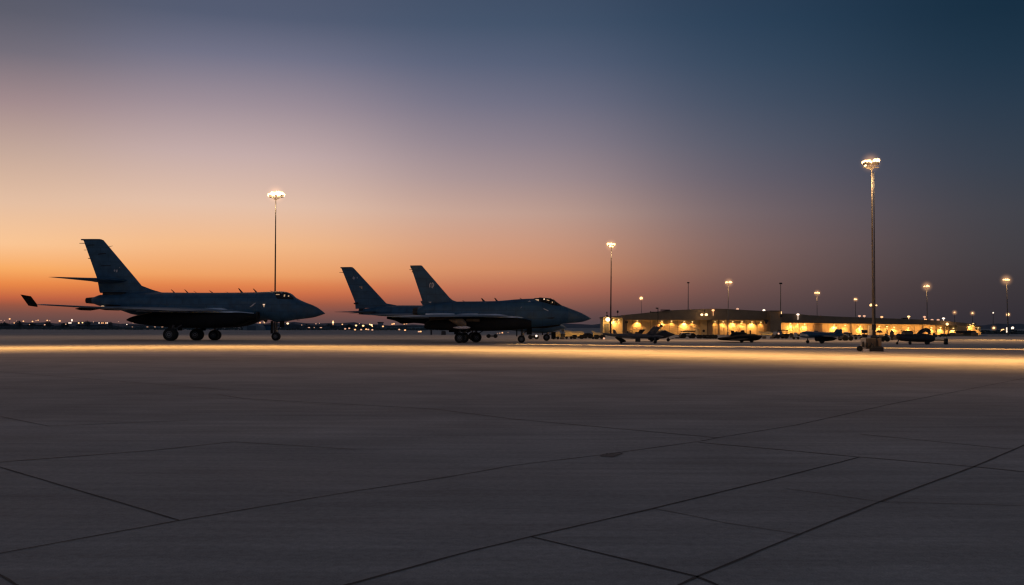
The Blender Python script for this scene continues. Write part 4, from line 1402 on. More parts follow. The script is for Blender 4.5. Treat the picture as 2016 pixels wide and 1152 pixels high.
for px, py, m, Y in ((1571, 619.2, 'lamp_pale', YB - .2), (1692, 622.3, 'lamp_dim', YB + 4), (1701.5, 622.3, 'lamp_dim', YB + 4), (1736, 624.2, 'lamp_mid', YB + 3), (1789, 623.4, 'lamp', YB + 3), (1820, 624, 'lamp_dim', YB + 2), (1822, 629.5, 'lamp_mid', YB + 1.5), (1857.5, 627, 'lamp_pale', YB + 6), (1847, 630, 'lamp_dim', YB + 5), (1835, 630, 'lamp_dim', YB + 5)):
    p = at(px, py, Y)
    part('roof_lamp', MB().ball(p, .34, .3, .2, 10, 6).tube((p.x, Y, p.z - 1.2), (p.x, Y, p.z), .04, n=5), m, HB, True)
soffit_fill(HB, Vector((X(1539, YV), YV - 1.6, Z(1560, 637, YV))), Vector((X(1598, YV), YV - 1.6, Z(1590, 637.5, YV))), 200)
soffit_fill(HB, Vector((X(1618, YV), YV - 1.6, Z(1620, 638, YV))), Vector((X(1705, YV), YV - 1.6, Z(1700, 639.5, YV))), 220)
soffit_fill(HB, Vector((X(1720, YV), YV - 1.6, Z(1720, 640, YV))), Vector((X(1853, YV), YV - 1.6, Z(1850, 642, YV))), 270)
p = at(1864.8, 638.2, YB - .5)
part('wall_lamp', MB().ball(p, .3), 'lamp', HB, True)
point_light(HB, p + Vector((0, -1, 0)), 60)
part('roof_vent', MB().bbox(X(1788, YB), X(1800, YB), YB + 3, YB + 4, Z(1795, 629, YB), Z(1795, 625.6, YB), .05), 'dark', HB)
# small lit block and shed at the right end
HC = thing('utility_building', 'small lit stepped block beyond the right end of the low hangar', 'building', (X(1918, 236), 238, 0))
part('wall', MB().box(X(1904, 236), X(1921, 236), 236, 242, 0, Z(1912, 638, 236)).box(X(1921, 236) + .01, X(1932.5, 236), 236.4, 242, 0, Z(1926, 643, 236)), 'wall', HC)
part('roof', MB().bbox(X(1903, 236), X(1921.6, 236), 235.6, 242.3, Z(1912, 638, 236) + .003, Z(1912, 636.6, 236), .04).bbox(X(1922, 236), X(1934, 236), 236, 242.3, Z(1926, 643, 236) + .003, Z(1926, 641.8, 236), .04), 'fascia', HC)
for px, py, pw in ((1910, 640, 170), (1916, 637.6, 60), (1926, 646, 60)):
    wall_light(HC, px, py, 235.5, pw)
HD = thing('open_shed', 'low open-fronted shed with dark sloping roof right of the low hangar', 'shed', (X(1908, 205), 207, 0))
part('roof', MB().prism([at(1895.5, 652, 205), at(1921.5, 651.2, 205), at(1919, 656, 205), at(1899, 656, 205)], (0, 4, 0)), 'dark', HD)
part('wall', MB().box(X(1899, 205), X(1919, 205), 206, 208.6, 0, Z(1908, 656.2, 205)), 'pier', HD)
part('post', MB().box(X(1896.5, 205), X(1897.5, 205), 205.1, 205.3, 0, Z(1897, 655, 205)), 'machine_tan', HD)
for i, (a, b, t, bt, nm) in enumerate(((1866, 1895, 658, 664, 'long low pallet stack before the right end of the low hangar'), (1920, 1926, 655, 664, 'narrow tan bin beside the open-fronted shed'))):
    Y = 200
    solo('pallet_stack' if i == 0 else 'bin', MB().bbox(X(a, Y), X(b, Y), Y, Y + 2, 0, Z(a, t, Y), .08).bbox(lerp(X(a, Y), X(b, Y), .2), lerp(X(a, Y), X(b, Y), .6), Y + .2, Y + 1.6, Z(a, t, Y) + .003, Z(a, t - 1.6, Y), .06), 'machine_tan', nm, 'pallets' if i == 0 else 'bin')


# ------------------------------------------------------------------ small parked aircraft at right
def simple_wheel(root, px, Y, r):
    x = at(px, 660, Y).x
    t = MB().lathe((x, Y, r), (0, 1, 0), [(-.09, r * .5), (-.09, r * .85), (-.05, r), (.05, r), (.09, r * .85), (.09, r * .5)], 14)
    return part('wheel', t, 'rubber', root, True)


def leg(root, px, Y, r, py_top, px_top=None):
    a = at(px, 660, Y)
    b = at(px_top or px, py_top, Y)
    return part('gear_strut', MB().tube((a.x, Y, r), (b.x, Y, b.z), .05, .07, 8), 'steel', root)


SG = 'small aircraft parked in front of the hangars'
# A : grey V-tailed drone
YD = 103.0
A = thing('drone_aircraft', 'slim grey drone with long body and tall slanted tail, parked before the gatehouse', 'drone aircraft', (X(1240, YD), YD, 0), SG)
LA = Loft([(1187, 656.5, 658.5, .05), (1191, 655.4, 660, .14), (1200, 656.2, 661.5, .18), (1220, 657, 664.5, .26), (1245, 656.8, 667, .32), (1275, 658.2, 666.5, .3), (1295, 660, 665.6, .2), (1306, 661.5, 664, .1)], YD)
part('fuselage', LA.mesh(20, 3), 'drone', A, True)
mb = MB()
foil(mb, [(at(1208, 658, YD), at(1216, 658, YD), .06, up), (at(1206, 648.6, YD), at(1209.6, 648.2, YD), .04, up)], 6)
part('canard_fin', mb, 'drone', A)
for sd in (-1, 1):
    mb = MB()
    o = Vector((0, sd * .15, 0))
    o2 = Vector((0, sd * .7, 0))
    q = at
    foil(mb, [(q(1271, 659.5, YD) + o, q(1287, 661, YD) + o, .10, up), (q(1287.5, 643.6, YD) + o2, q(1297.5, 646.2, YD) + o2, .07, up), (q(1290.5, 642, YD) + o2, q(1297, 644.3, YD) + o2, .04, up)], 8)
    part('tail_fin', mb, 'drone', A, True)
    mb = MB()
    r0, r1 = at(1212, 663, YD), at(1240, 663.5, YD)
    foil(mb, [((r1.x, YD + sd * .2, r1.z), (r0.x, YD + sd * .2, r0.z), .14, (0, 0, 1)), ((r1.x + .1, YD + sd * 4.2, r1.z - .12), (r1.x - .5, YD + sd * 4.2, r1.z - .12), .05, (0, 0, 1))], 8)
    part('wing', mb, 'jet_belly', A, True)
Lq = Loft([(1211, 663.5, 665, .05), (1216, 664, 669.5, .2), (1224, 665.5, 674, .25), (1232, 670.5, 673, .1)], YD - .8)
part('intake_scoop', Lq.mesh(14, 3), 'jet_belly', A, True)
x0, x1 = X(1251, YD - 1), X(1260.5, YD - 1)
part('sensor_pod', MB().bbox(x0, x1, YD - 1.2, YD - .8, Z(1255, 673, YD), Z(1255, 665.6, YD), .04), 'dark', A)
part('sensor_pod', MB().lathe((X(1280, YD), YD - .3, Z(1285, 667.8, YD)), (1, 0, 0), [(-.3, .03), (0, .16), (.6, .18), (.9, .04)], 10), 'jet_belly', A, True)
for px, Y, r in ((1223, YD - .9, .14), (1290, YD + 1, .17), (1289, YD - 1, .14)):
    leg(A, px, Y, r, 665)
    simple_wheel(A, px, Y, r)
# B : canopy-nosed one behind pointing right
YE = 118.0
B = thing('light_aircraft', 'small dark aircraft with rounded canopy and nose pointing right, just behind the slim drone', 'light aircraft', (X(1290, YE), YE, 0), SG)
LB = Loft([(1230, 659, 662, .1), (1250, 658, 665, .3), (1275, 657, 667, .45), (1293, 654, 667.5, .5), (1302, 650.6, 667, .48), (1309, 650, 666, .45), (1315, 653, 664, .38), (1322, 656, 661.5, .22), (1328, 657.6, 659.4, .06)], YE)
part('fuselage', LB.mesh(20, 3), 'machine', B, True)
part('canopy', LB.patch(((1300, 651.4), (1310, 651), (1315, 655), (1301, 655.5)), .03), 'glass', B, True)
for sd in (-1, 1):
    mb = MB()
    foil(mb, [((X(1300, YE), YE + sd * .3, Z(1300, 664, YE)), (X(1270, YE), YE + sd * .3, Z(1300, 664, YE)), .14, (0, 0, 1)), ((X(1275, YE), YE + sd * 3.6, Z(1300, 663.5, YE)), (X(1265, YE), YE + sd * 3.6, Z(1300, 663.5, YE)), .05, (0, 0, 1))], 6)
    part('wing', mb, 'machine', B, True)
    mb = MB()
    foil(mb, [(at(1252, 659, YE) + Vector((0, sd * .5, 0)), at(1263, 659, YE) + Vector((0, sd * .5, 0)), .07, up), (at(1262 + sd * 4, 649, YE) + Vector((0, sd * .9, 0)), at(1269 + sd * 4, 649, YE) + Vector((0, sd * .9, 0)), .04, up)], 6)
    part('tail_fin', mb, 'machine', B, True)
for px, Y, r in ((1315.5, YE - 8, .2), (1283, YE - 1.2, .2), (1283, YE + 1.2, .2)):
    if px > 1300:
        Y = YE
    leg(B, px, Y, r, 664)
    simple_wheel(B, px, Y, r)
part('tow_bar', MB().tube((X(1315.5, YE), YE, .2), (X(1330, YE), YE, .45), .04, n=6), 'steel', B)
# C : flat dark jet
YF = 112.0
Cc = thing('stealth_drone', 'flat wedge-shaped dark jet with humped back and three stubby fins before the hangar middle', 'drone aircraft', (X(1455, YF), YF, 0), SG)
LCc = Loft([(1413, 665.5, 668, .1), (1420, 664.2, 670, .8), (1437, 662, 670.8, 1.5), (1450, 658.5, 671.2, 1.7), (1470, 658, 671.6, 1.7), (1484, 657.8, 671, 1.3), (1492, 660, 669.5, .8), (1500, 661.6, 664, .08)], YF)
part('fuselage', LCc.mesh(24, 3), 'stealth', Cc, True)
Lh = Loft([(1438, 659, 663, .15), (1443, 655, 664, .4), (1453, 654, 665, .55), (1466, 654.5, 665, .5), (1473, 658.5, 664, .2)], YF)
part('canopy', Lh.mesh(18, 3), 'jet_belly', Cc, True)
for (a, b, c_, d_) in (((1441, 660), (1447, 660), (1445, 650.8), (1438.5, 651)), ((1457, 656), (1467, 656), (1465, 650.6), (1458, 650.6)), ((1476, 659), (1479, 659), (1478.7, 650.6), (1475.6, 650.2)), ((1448, 658), (1452, 658), (1451, 652.4), (1447.5, 653))):
    mb = MB()
    foil(mb, [(at(*b, YF), at(*a, YF), .12, up), (at(*c_, YF), at(*d_, YF), .06, up)], 6)
    part('tail_fin', mb, 'stealth', Cc, True)
for sd in (-1, 1):
    mb = MB()
    foil(mb, [((X(1480, YF), YF + sd * 1.2, Z(1480, 667, YF)), (X(1430, YF), YF + sd * 1.2, Z(1430, 668, YF)), .25, (0, 0, 1)), ((X(1440, YF), YF + sd * 4, Z(1430, 668.5, YF)), (X(1425, YF), YF + sd * 4, Z(1430, 668.5, YF)), .05, (0, 0, 1))], 6)
    part('wing', mb, 'stealth', Cc, True)
for px, Y, r in ((1460, YF - 1.5, .2), (1479.5, YF - 1, .24), (1461, YF + 1.5, .2)):
    leg(Cc, px, Y, r, 669)
    simple_wheel(Cc, px, Y, r)
# D : bluish turboprop
YG = 106.0
Dd = thing('transport_drone', 'blue-grey aircraft with blunt rounded nose facing left and dark pod under its belly', 'drone aircraft', (X(1612, YG), YG, 0), SG)
LD = Loft([(1575, 659, 662, .1), (1577, 655.5, 664, .35), (1582, 652.8, 665, .6), (1592, 652.2, 665.4, .7), (1610, 653, 665, .7), (1630, 654.5, 664.5, .6), (1645, 655, 663.6, .45), (1656, 656, 661.5, .2), (1661, 658, 660, .06)], YG)
part('fuselage', LD.mesh(24, 3), 'jet2', Dd, True)
part('cockpit_window', LD.patch(((1578, 657), (1588, 658), (1593, 662.5), (1577.5, 661.5)), .03), 'machine_white', Dd, True)
part('roof_antenna', MB().bbox(X(1603, YG), X(1610, YG), YG - .2, YG + .2, Z(1606, 653.6, YG), Z(1606, 651.6, YG), .04), 'dark', Dd)
Lp = Loft([(1604, 664.5, 666, .1), (1607, 664, 672, .5), (1625, 664, 672, .6), (1640, 664, 670.5, .5), (1647, 665, 667, .1)], YG - .6)
part('belly_pod', Lp.mesh(18, 3), 'jet_belly', Dd, True)
for sd in (-1, 1):
    mb = MB()
    foil(mb, [(at(1641, 657, YG) + Vector((0, sd * .1, 0)), at(1655, 660, YG) + Vector((0, sd * .1, 0)), .12, up), (at(1648, 649.5, YG) + Vector((0, sd * .5, 0)), at(1656, 650.5, YG) + Vector((0, sd * .5, 0)), .1, up), (at(1650, 648, YG) + Vector((0, sd * .5, 0)), at(1654, 648.4, YG) + Vector((0, sd * .5, 0)), .05, up)], 6)
    part('tail_fin', mb, 'machine_blue', Dd, True)
    mb = MB()
    foil(mb, [((X(1612, YG), YG + sd * .6, Z(1610, 662, YG)), (X(1632, YG), YG + sd * .6, Z(1610, 662, YG)), .14, (0, 0, 1)), ((X(1622, YG), YG + sd * 4, Z(1610, 661.5, YG)), (X(1630, YG), YG + sd * 4, Z(1610, 661.5, YG)), .05, (0, 0, 1))], 6)
    part('wing', mb, 'jet2', Dd, True)
part('marking', LD.patch(((1632, 661), (1637, 661), (1637, 662.2), (1632, 662.2)), .03), 'machine_white', Dd)
for px, Y, r in ((1617.5, YG - 1, .22), (1619, YG + 1, .22), (1590, YG, .18)):
    leg(Dd, px, Y, r, 666)
    simple_wheel(Dd, px, Y, r)
# E : dark boxy helicopter-like aircraft
YH = 101.0
Ee = thing('covered_helicopter', 'dark boat-shaped aircraft body on three tiny wheels with curved tail rising at its right', 'helicopter', (X(1802, YH), YH, 0), SG)
LE_ = Loft([(1765, 659.5, 663, .1), (1768, 657, 668, .5), (1776, 658, 671.5, .7), (1795, 657.6, 673, .8), (1815, 657, 673.6, .8), (1830, 658, 673.6, .75), (1836, 660.5, 672.5, .6), (1838.5, 663, 671, .3)], YH)
part('fuselage', LE_.mesh(24, 3), 'machine', Ee, True)
tl = MB()
outer = [(1806, 658.5), (1811, 651), (1818, 646.5), (1826, 646), (1831.5, 649), (1833.5, 656), (1830, 660), (1828, 655), (1824, 652.5), (1818, 654.5), (1812.5, 659)]
tl.prism([at(x, y, YH - .12) for x, y in outer], (0, .24, 0))
part('tail_boom', tl, 'machine', Ee)
part('tail_stripe', MB().prism([at(x, y, YH - .15) for x, y in ((1816, 651.5), (1821, 648.8), (1826, 649.2), (1825, 650.4), (1820, 650.4), (1817, 652.6))], (0, .02, 0)), 'machine_tan', Ee)
part('engine_cowl', MB().bbox(X(1778, YH), X(1795, YH), YH - .5, YH + .5, Z(1786, 658.6, YH), Z(1786, 651.8, YH), .1).bbox(X(1777, YH), X(1796, YH), YH - .55, YH + .55, Z(1786, 652, YH) + .003, Z(1786, 651, YH), .03), 'machine_tan', Ee)
for px, Y, r in ((1766, YH, .12), (1791.5, YH - .5, .15), (1824, YH - .6, .2), (1827, YH + .6, .18)):
    leg(Ee, px, Y, r, 672 if px > 1770 else 668, px if px > 1770 else 1770)
    simple_wheel(Ee, px, Y, r)
part('tow_bar', MB().tube(at(1838, 670, YH), at(1860, 671, YH), .04, n=6).tube(at(1838, 668.4, YH), at(1860, 669.4, YH), .025, n=6), 'steel', Ee)
tc_ = thing('tow_dolly', 'tiny two-wheeled dolly at the end of the tow bar behind the covered helicopter', 'dolly', (X(1862, YH), YH, 0))
part('frame', MB().bbox(X(1859.5, YH), X(1864.5, YH), YH - .25, YH + .25, .25, .62, .04).tube((X(1864, YH), YH, .5), (X(1864, YH), YH, .95), .03, n=6), 'machine', tc_)
for px in (1860.5, 1863.5):
    simple_wheel(tc_, px, YH - .3, .14)


# ------------------------------------------------------------------ ground support clutter
def vehicle(px0, px1, py_top, Y, label, m='machine', cab=None, cab_m=None, name='ground_tug', cat='tug', rack=False, r=.3, group='service vehicles parked before the hangars', light=None, depth=2.0):
    x0, x1 = X(px0, Y), X(px1, Y)
    h = Z((px0 + px1) / 2, py_top, Y)
    T = thing(name, label, cat, ((x0 + x1) / 2, Y, 0), group)
    w = x1 - x0
    hb = h * .55
    part('chassis', MB().bbox(x0, x1, Y, Y + depth, r * .8, hb, .08).box(x0 - .06, x1 + .06, Y + .15, Y + depth - .15, r * .7, r * 1.3), m, T)
    c0, c1 = cab or (0.1, 0.45)
    cb = MB()
    a, b = lerp(x0, x1, c0), lerp(x0, x1, c1)
    cb.prism([(a, Y + .12, hb + .003), (b, Y + .12, hb + .003), (lerp(b, a, .12), Y + .12, h), (lerp(a, b, .1), Y + .12, h)], (0, depth - .24, 0))
    c = part('cab', cb, cab_m or m, T)
    a2, b2 = lerp(a, b, .25), lerp(a, b, .75)
    part('window', MB().box(a2, b2, Y + .09, Y + .116, lerp(hb, h, .35), lerp(hb, h, .85)), 'glass', c)
    if rack:
        rk = MB()
        zt = h + .12
        rk.box(lerp(x0, x1, .15), lerp(x0, x1, .98), Y + .2, Y + depth - .2, zt, zt + .16)
        for t in (.2, .5, .9):
            rk.tube((lerp(x0, x1, t), Y + .3, hb), (lerp(x0, x1, t), Y + .3, zt), .04, n=5)
        part('roof_rack', rk, 'dark', T)
    for t in ((.18, .82) if w < 4 else (.12, .5, .86)):
        xx = lerp(x0, x1, t)
        part('wheel', MB().lathe((xx, Y - .02, r), (0, 1, 0), [(0, r * .5), (0, r * .85), (.05, r), (.2, r), (.25, r * .85), (.25, r * .5)], 14), 'rubber', T, True)
        part('wheel', MB().lathe((xx, Y + depth - .23, r), (0, 1, 0), [(0, r * .5), (0, r * .85), (.05, r), (.2, r), (.25, r * .85), (.25, r * .5)], 14), 'rubber', T, True)
    if light:
        p = at(light[0], light[1], Y - .1)
        part('headlight', MB().ball(p, .14, .08, .14), light[2], T, True)
    return T


vehicle(1341, 1370, 655, 150, 'white-bodied utility truck with dark flat roof rack, in front of the hangar door', 'machine', (.1, .75), 'machine_white', 'utility_truck', 'truck', True, .4, depth=2.3)
vehicle(1527, 1553, 653, 150, 'blue and white cab truck with dark canopy beside the tower block', 'machine', (.08, .5), 'machine_blue', 'utility_truck', 'truck', True, .38, depth=2.3, light=(1533, 657, 'lamp_dim'))
vehicle(1128, 1150, 663, 140, 'small dark tug among carts left of the gatehouse', 'machine', (.5, .9), None, 'ground_tug', 'tug')
vehicle(1172, 1191, 660.5, 138, 'dark pickup in front of the yellow tent nearest the gatehouse', 'machine', (.3, .75), None, 'pickup_truck', 'truck', r=.32, light=(1189, 666.5, 'lamp_dim'))
vehicle(1150, 1166, 656, 146, 'tall dark box van between the two yellow tents', 'machine', (.05, .9), None, 'box_van', 'van', r=.35)
vehicle(1041, 1060, 661, 135, 'low dark car with pale bluish lamp under the nose of the front jet', 'machine', (.25, .7), None, 'service_car', 'car', light=(1056, 661.5, 'lamp_pale'))
vehicle(1376, 1394, 661, 148, 'low dark tug right of the white utility truck', 'machine', (.0, .3), None, 'ground_tug', 'tug')
vehicle(1396, 1412, 662, 146, 'dark low tractor touching the left wingtip side of the wedge-shaped jet', 'machine', (.6, .95), None, 'ground_tug', 'tug')
vehicle(1660, 1679, 660, 128, 'low dark loader behind the tail of the blue-grey aircraft', 'machine', (.1, .4), None, 'belt_loader', 'loader', rack=True)
vehicle(1736, 1750, 661, 120, 'dark tug right of the nearest mast, in front of umbrella', 'machine', (.3, .9), None, 'ground_tug', 'tug')
vehicle(958, 979, 661, 150, 'low dark cart seen under the belly of the front jet', 'machine', (.1, .4), None, 'ground_tug', 'tug', light=(989, 656, 'lamp_mid') if False else None)


def tent(px0, px1, pyt0, pyt1, pyb, Y, label):
    T = thing('canopy_tent', label, 'tent', (X((px0 + px1) / 2, Y), Y, 0), 'lit yellow canopy tents left of the hangars')
    a, b = at(px0, pyt0, Y), at(px1, pyt1, Y)
    z = Z(px0, pyb, Y)
    mb = MB()
    n = 10
    for i in range(n):
        t0, t1 = i / n, (i + 1) / n
        sag = lambda t: .12 * math.sin(math.pi * t * 3)
        p, q = a.lerp(b, t0), a.lerp(b, t1)
        p.z += sag(t0) * .5
        q.z += sag(t1) * .5
        mb.add([(p.x, Y, z), (q.x, Y, z), (q.x, Y, q.z), (p.x, Y, p.z), (p.x, Y + 3, p.z + .3), (q.x, Y + 3, q.z + .3)], [(0, 1, 2, 3), (3, 2, 5, 4)])
    part('cover', mb, 'canvas', T)
    for px in (px0, (px0 + px1) / 2, px1):
        part('post', MB().tube((X(px, Y), Y + .1, 0), (X(px, Y), Y + .1, z + .3), .05, n=6), 'steel', T)
    point_light(T, ((a.x + b.x) / 2, Y - 2.5, max(.8, z * 1.1)), 26 * (b.x - a.x), (1, .62, .25))
    return T


tent(1086, 1104, 658, 657, 663.5, 160, 'small glowing yellow canopy tent nearest the nose wheel of the hidden jet')
tent(1112, 1151, 654.8, 657, 663.5, 162, 'longest glowing yellow canopy tent left of the gatehouse')
tent(1167, 1188, 655.6, 660.5, 665, 152, 'glowing pale yellow canopy tent against the foot of the gatehouse')
tent(1500, 1525, 656.8, 656.8, 660, 180, 'tan canopy shelter in front of the square tower block')


def clutter(kind, px, w, py_top, Y, label, m='machine', group=None):
    x = X(px, Y)
    hw = w / 2 * Y / F
    h = Z(px, py_top, Y)
    if kind == 'cart':
        T = thing('equipment_cart', label, 'cart', (x, Y, 0), group)
        part('body', MB().bbox(x - hw, x + hw, Y, Y + 1.2, .3, h * .8, .06).bbox(x - hw * .7, x - hw * .1, Y + .2, Y + 1, h * .8 + .003, h, .05), m, T)
        part('handrail', MB().tube((x + hw * .2, Y + .1, h * .8), (x + hw * .2, Y + .1, h * 1.1), .03, n=5).tube((x + hw * .9, Y + .1, h * .8), (x + hw * .9, Y + .1, h * 1.1), .03, n=5).tube((x + hw * .2, Y + .1, h * 1.1), (x + hw * .9, Y + .1, h * 1.1), .03, n=5), 'steel', T)
        for sx in (-.7, .7):
            part('wheel', MB().lathe((x + hw * sx, Y - .05, .2), (0, 1, 0), [(0, .1), (0, .18), (.04, .2), (.12, .2), (.16, .16)], 12), 'rubber', T, True)
        return T
    if kind == 'drum':
        return solo('fuel_drum', MB().lathe((x, Y, 0), (0, 0, 1), [(0, hw), (h * .3, hw), (h * .32, hw * 1.05), (h * .34, hw), (h * .66, hw), (h * .68, hw * 1.05), (h * .7, hw), (h, hw), (h + .01, hw * .9)], 14), m, label, 'drum', group, True)
    if kind == 'crate':
        return solo('crate', MB().bbox(x - hw, x + hw, Y, Y + hw * 1.6, 0, h, .05).box(x - hw * .8, x + hw * .8, Y - .05, Y - .002, h * .42, h * .5).box(x - hw * .8, x + hw * .8, Y - .05, Y - .002, h * .1, h * .16), m, label, 'crate', group)
    if kind == 'light':
        T = thing('light_tower', label, 'light tower', (x, Y, 0), group)
        part('pole', MB().tube((x, Y, .2), (x, Y, h), .05, n=6).bbox(x - .35, x + .35, Y - .3, Y + .3, .1, .6, .05), 'dark', T)
        part('lamp_head', MB().bbox(x - hw, x + hw, Y - .1, Y + .1, h - .05, h + .45, .05), m, T)
        return T


CG = 'carts and crates lined up before the hangars'
rows = [
    ('cart', 1094, 12, 664, 135, 'dark cart in front of the small glowing tent'), ('crate', 1107, 9, 663.2, 137, 'dark crate between the small tent and the longest tent', 'machine_tan'),
    ('cart', 1120, 13, 662.6, 138, 'wide low cart in front of the longest tent'), ('drum', 1140, 5, 662.5, 150, 'dark drum under the middle of the longest tent'),
    ('drum', 1167.5, 4, 663, 140, 'dark drum right of the tall box van'), ('light', 1108, 5, 652, 160, 'small dark light tower rising above the gap between yellow tents'),
    ('light', 1233.5, 5.5, 636, 215, 'dark unlit lamp on tall post at the left end of the hangar wall'), ('light', 1301.5, 6, 643.5, 190, 'dark lamp stand above the tail of the slim drone'),
    ('cart', 1238.5, 13, 652, 150, 'dark humped cart behind the slim drone, left of its tail'), ('crate', 1254, 6, 654, 152, 'small dark crate between the drone and the hangar wall'),
    ('crate', 1334, 8, 664, 150, 'low dark crate left of the white utility truck'), ('drum', 1420, 5, 664.5, 160, 'dark drum behind the nose of the wedge-shaped jet'),
    ('crate', 1404, 6, 658.6, 170, 'brown crate at the foot of the hangar pier', 'machine_tan'), ('crate', 1505, 7, 662, 150, 'tan crate under the left side of the tan shelter', 'machine_tan'),
    ('drum', 1513, 4, 662, 149, 'pale drum under the middle of the tan shelter', 'machine_white'), ('crate', 1520, 6, 663, 150, 'brown crate under the right side of the tan shelter', 'machine_tan'),
    ('crate', 1559, 7, 656, 165, 'tan crate stack right of the blue and white truck', 'machine_tan'), ('crate', 1567, 6, 655, 166, 'pale tall crate left of the blue-grey aircraft nose', 'machine_white'),
    ('cart', 1567, 12, 664, 140, 'low dark cart by the nose of the blue-grey aircraft'), ('crate', 1667, 7, 654, 175, 'pale boxy unit behind the low dark loader', 'machine_white'),
    ('light', 1702, 12, 655, 160, 'wide dark sign board on post left of the pale column'), ('cart', 1690, 14, 662, 140, 'low tan cart left of the nearest mast base', 'machine_tan'),
    ('drum', 1745, 6, 657, 130, 'dark drum between umbrella and oval cover'), ('crate', 1765, 8, 661, 140, 'tan crate behind the left end of the covered helicopter', 'machine_tan'),
    ('cart', 1847, 12, 660, 180, 'tan cart at the right end of the covered helicopter', 'machine_tan'), ('drum', 1839, 5, 655, 170, 'dark drum beside the curved tail of the covered helicopter'),
    ('crate', 1861, 6, 658.5, 190, 'small dark crate at the foot of the hangar corner'), ('crate', 1887, 9, 659, 215, 'tan crate at the right end of the low hangar', 'machine_tan'),
]
for r_ in rows:
    clutter(*r_[:6], m=r_[6] if len(r_) > 6 else 'machine', group=CG)

# rows of look-alike drums and low boxes along the hangar feet
rr_ = random.Random(5)
for px in (1380, 1384, 1388, 1393, 1397, 1401, 1406, 1410):
    clutter('drum', px, 3.4, 661 + rr_.uniform(-.6, .8), 170 + rr_.uniform(-3, 3), 'small dark drum in the row along the foot of the big hangar', 'machine', 'row of drums at the hangar foot')
for px in (1545, 1552, 1573, 1664, 1672, 1684, 1692, 1770, 1777, 1850, 1856, 1868):
    clutter('crate', px, 5.2, 658.5 + rr_.uniform(-1.2, 1.2), 195 + rr_.uniform(-4, 4), 'small brown crate among those along the foot of the low hangar', rr_.choice(('machine', 'machine_tan')), 'crates at the low hangar foot')

# umbrella and oval cover right of the mast
YU = 150
um = thing('parasol', 'dark domed umbrella on pale pole right of the nearest mast', 'umbrella', (X(1731, YU), YU, 0))
p = at(1731, 652.5, YU)
part('canopy', MB().lathe((p.x, YU, p.z - .2), (0, 0, 1), [(0, .48), (.05, .5), (.2, .42), (.32, .25), (.38, .02)], 14), 'machine', um, True)
part('pole', MB().tube((p.x, YU, 0), (p.x, YU, p.z), .03, n=6), 'steel', um)
YO = 135
p = at(1756, 659, YO)
ov = thing('covered_radar', 'upright dark egg-shaped covered unit between the parasol and the covered helicopter', 'radar unit', (p.x, YO, 0))
part('cover', MB().ball((p.x, YO, Z(1756, 658.5, YO)), .27, .27, .58, 14, 10), 'machine', ov, True)
part('stand', MB().lathe((p.x, YO, 0), (0, 0, 1), [(0, .2), (.1, .22), (.7, .1)], 10), 'dark', ov)

# equipment cart around the foot of the nearest mast
YC = 71.0
ct = thing('generator_cart', 'equipment cart with pale panel at the foot of the nearest mast', 'generator cart', (X(1714, YC), YC, 0))
def cb_(nm, a, b, t, bt, m, y0, y1, bev=.03):
    return part(nm, MB().bbox(X(a, YC), X(b, YC), YC + y0, YC + y1, max(0.0, Z(a, bt, YC)), Z(a, t, YC), bev), m, ct)
cb_('side_panel', 1698, 1708.4, 666, 690, 'machine_white', .35, .45)
cb_('engine_cover', 1708.6, 1729.5, 666, 686, 'machine_tan', .3, 1.0, .06)
cb_('base_block', 1711, 1737, 682, 692.3, 'dark', -.3, 1.1, .08)
cb_('battery_box', 1698.5, 1710.8, 687, 692.2, 'mark', -.1, .3, .03)
cb_('column', 1730, 1735.6, 666, 683, 'pier', .0, .35, .03)
cb_('hose_reel', 1713, 1719, 678, 684, 'machine', -.2, .15, .05)
for px, t, b_, w in ((1700.6, 672.5, 683, .09), (1707.6, 674, 684, .08), (1717.5, 675, 681, .06), (1730.2, 668, 684, .05)):
    part('gas_cylinder', MB().lathe((X(px, YC), YC + .15, Z(px, b_, YC)), (0, 0, 1), [(0, w), (Z(px, t, YC) - Z(px, b_, YC) - .08, w), (Z(px, t, YC) - Z(px, b_, YC), w * .3)], 10), 'dark', ct, True)
t_ = MB()
wx = X(1692.8, YC)
part('wheel', MB().lathe((wx, YC - .05, .2), (0, 1, 0), [(0, .1), (0, .17), (.05, .2), (.18, .2), (.22, .17), (.22, .1)], 16), 'rubber', ct, True)
part('axle', MB().tube((wx, YC + .06, .2), (X(1700, YC), YC + .3, .2), .04, n=6), 'steel', ct)

# ------------------------------------------------------------------ distant skyline at left
YL = 600.0


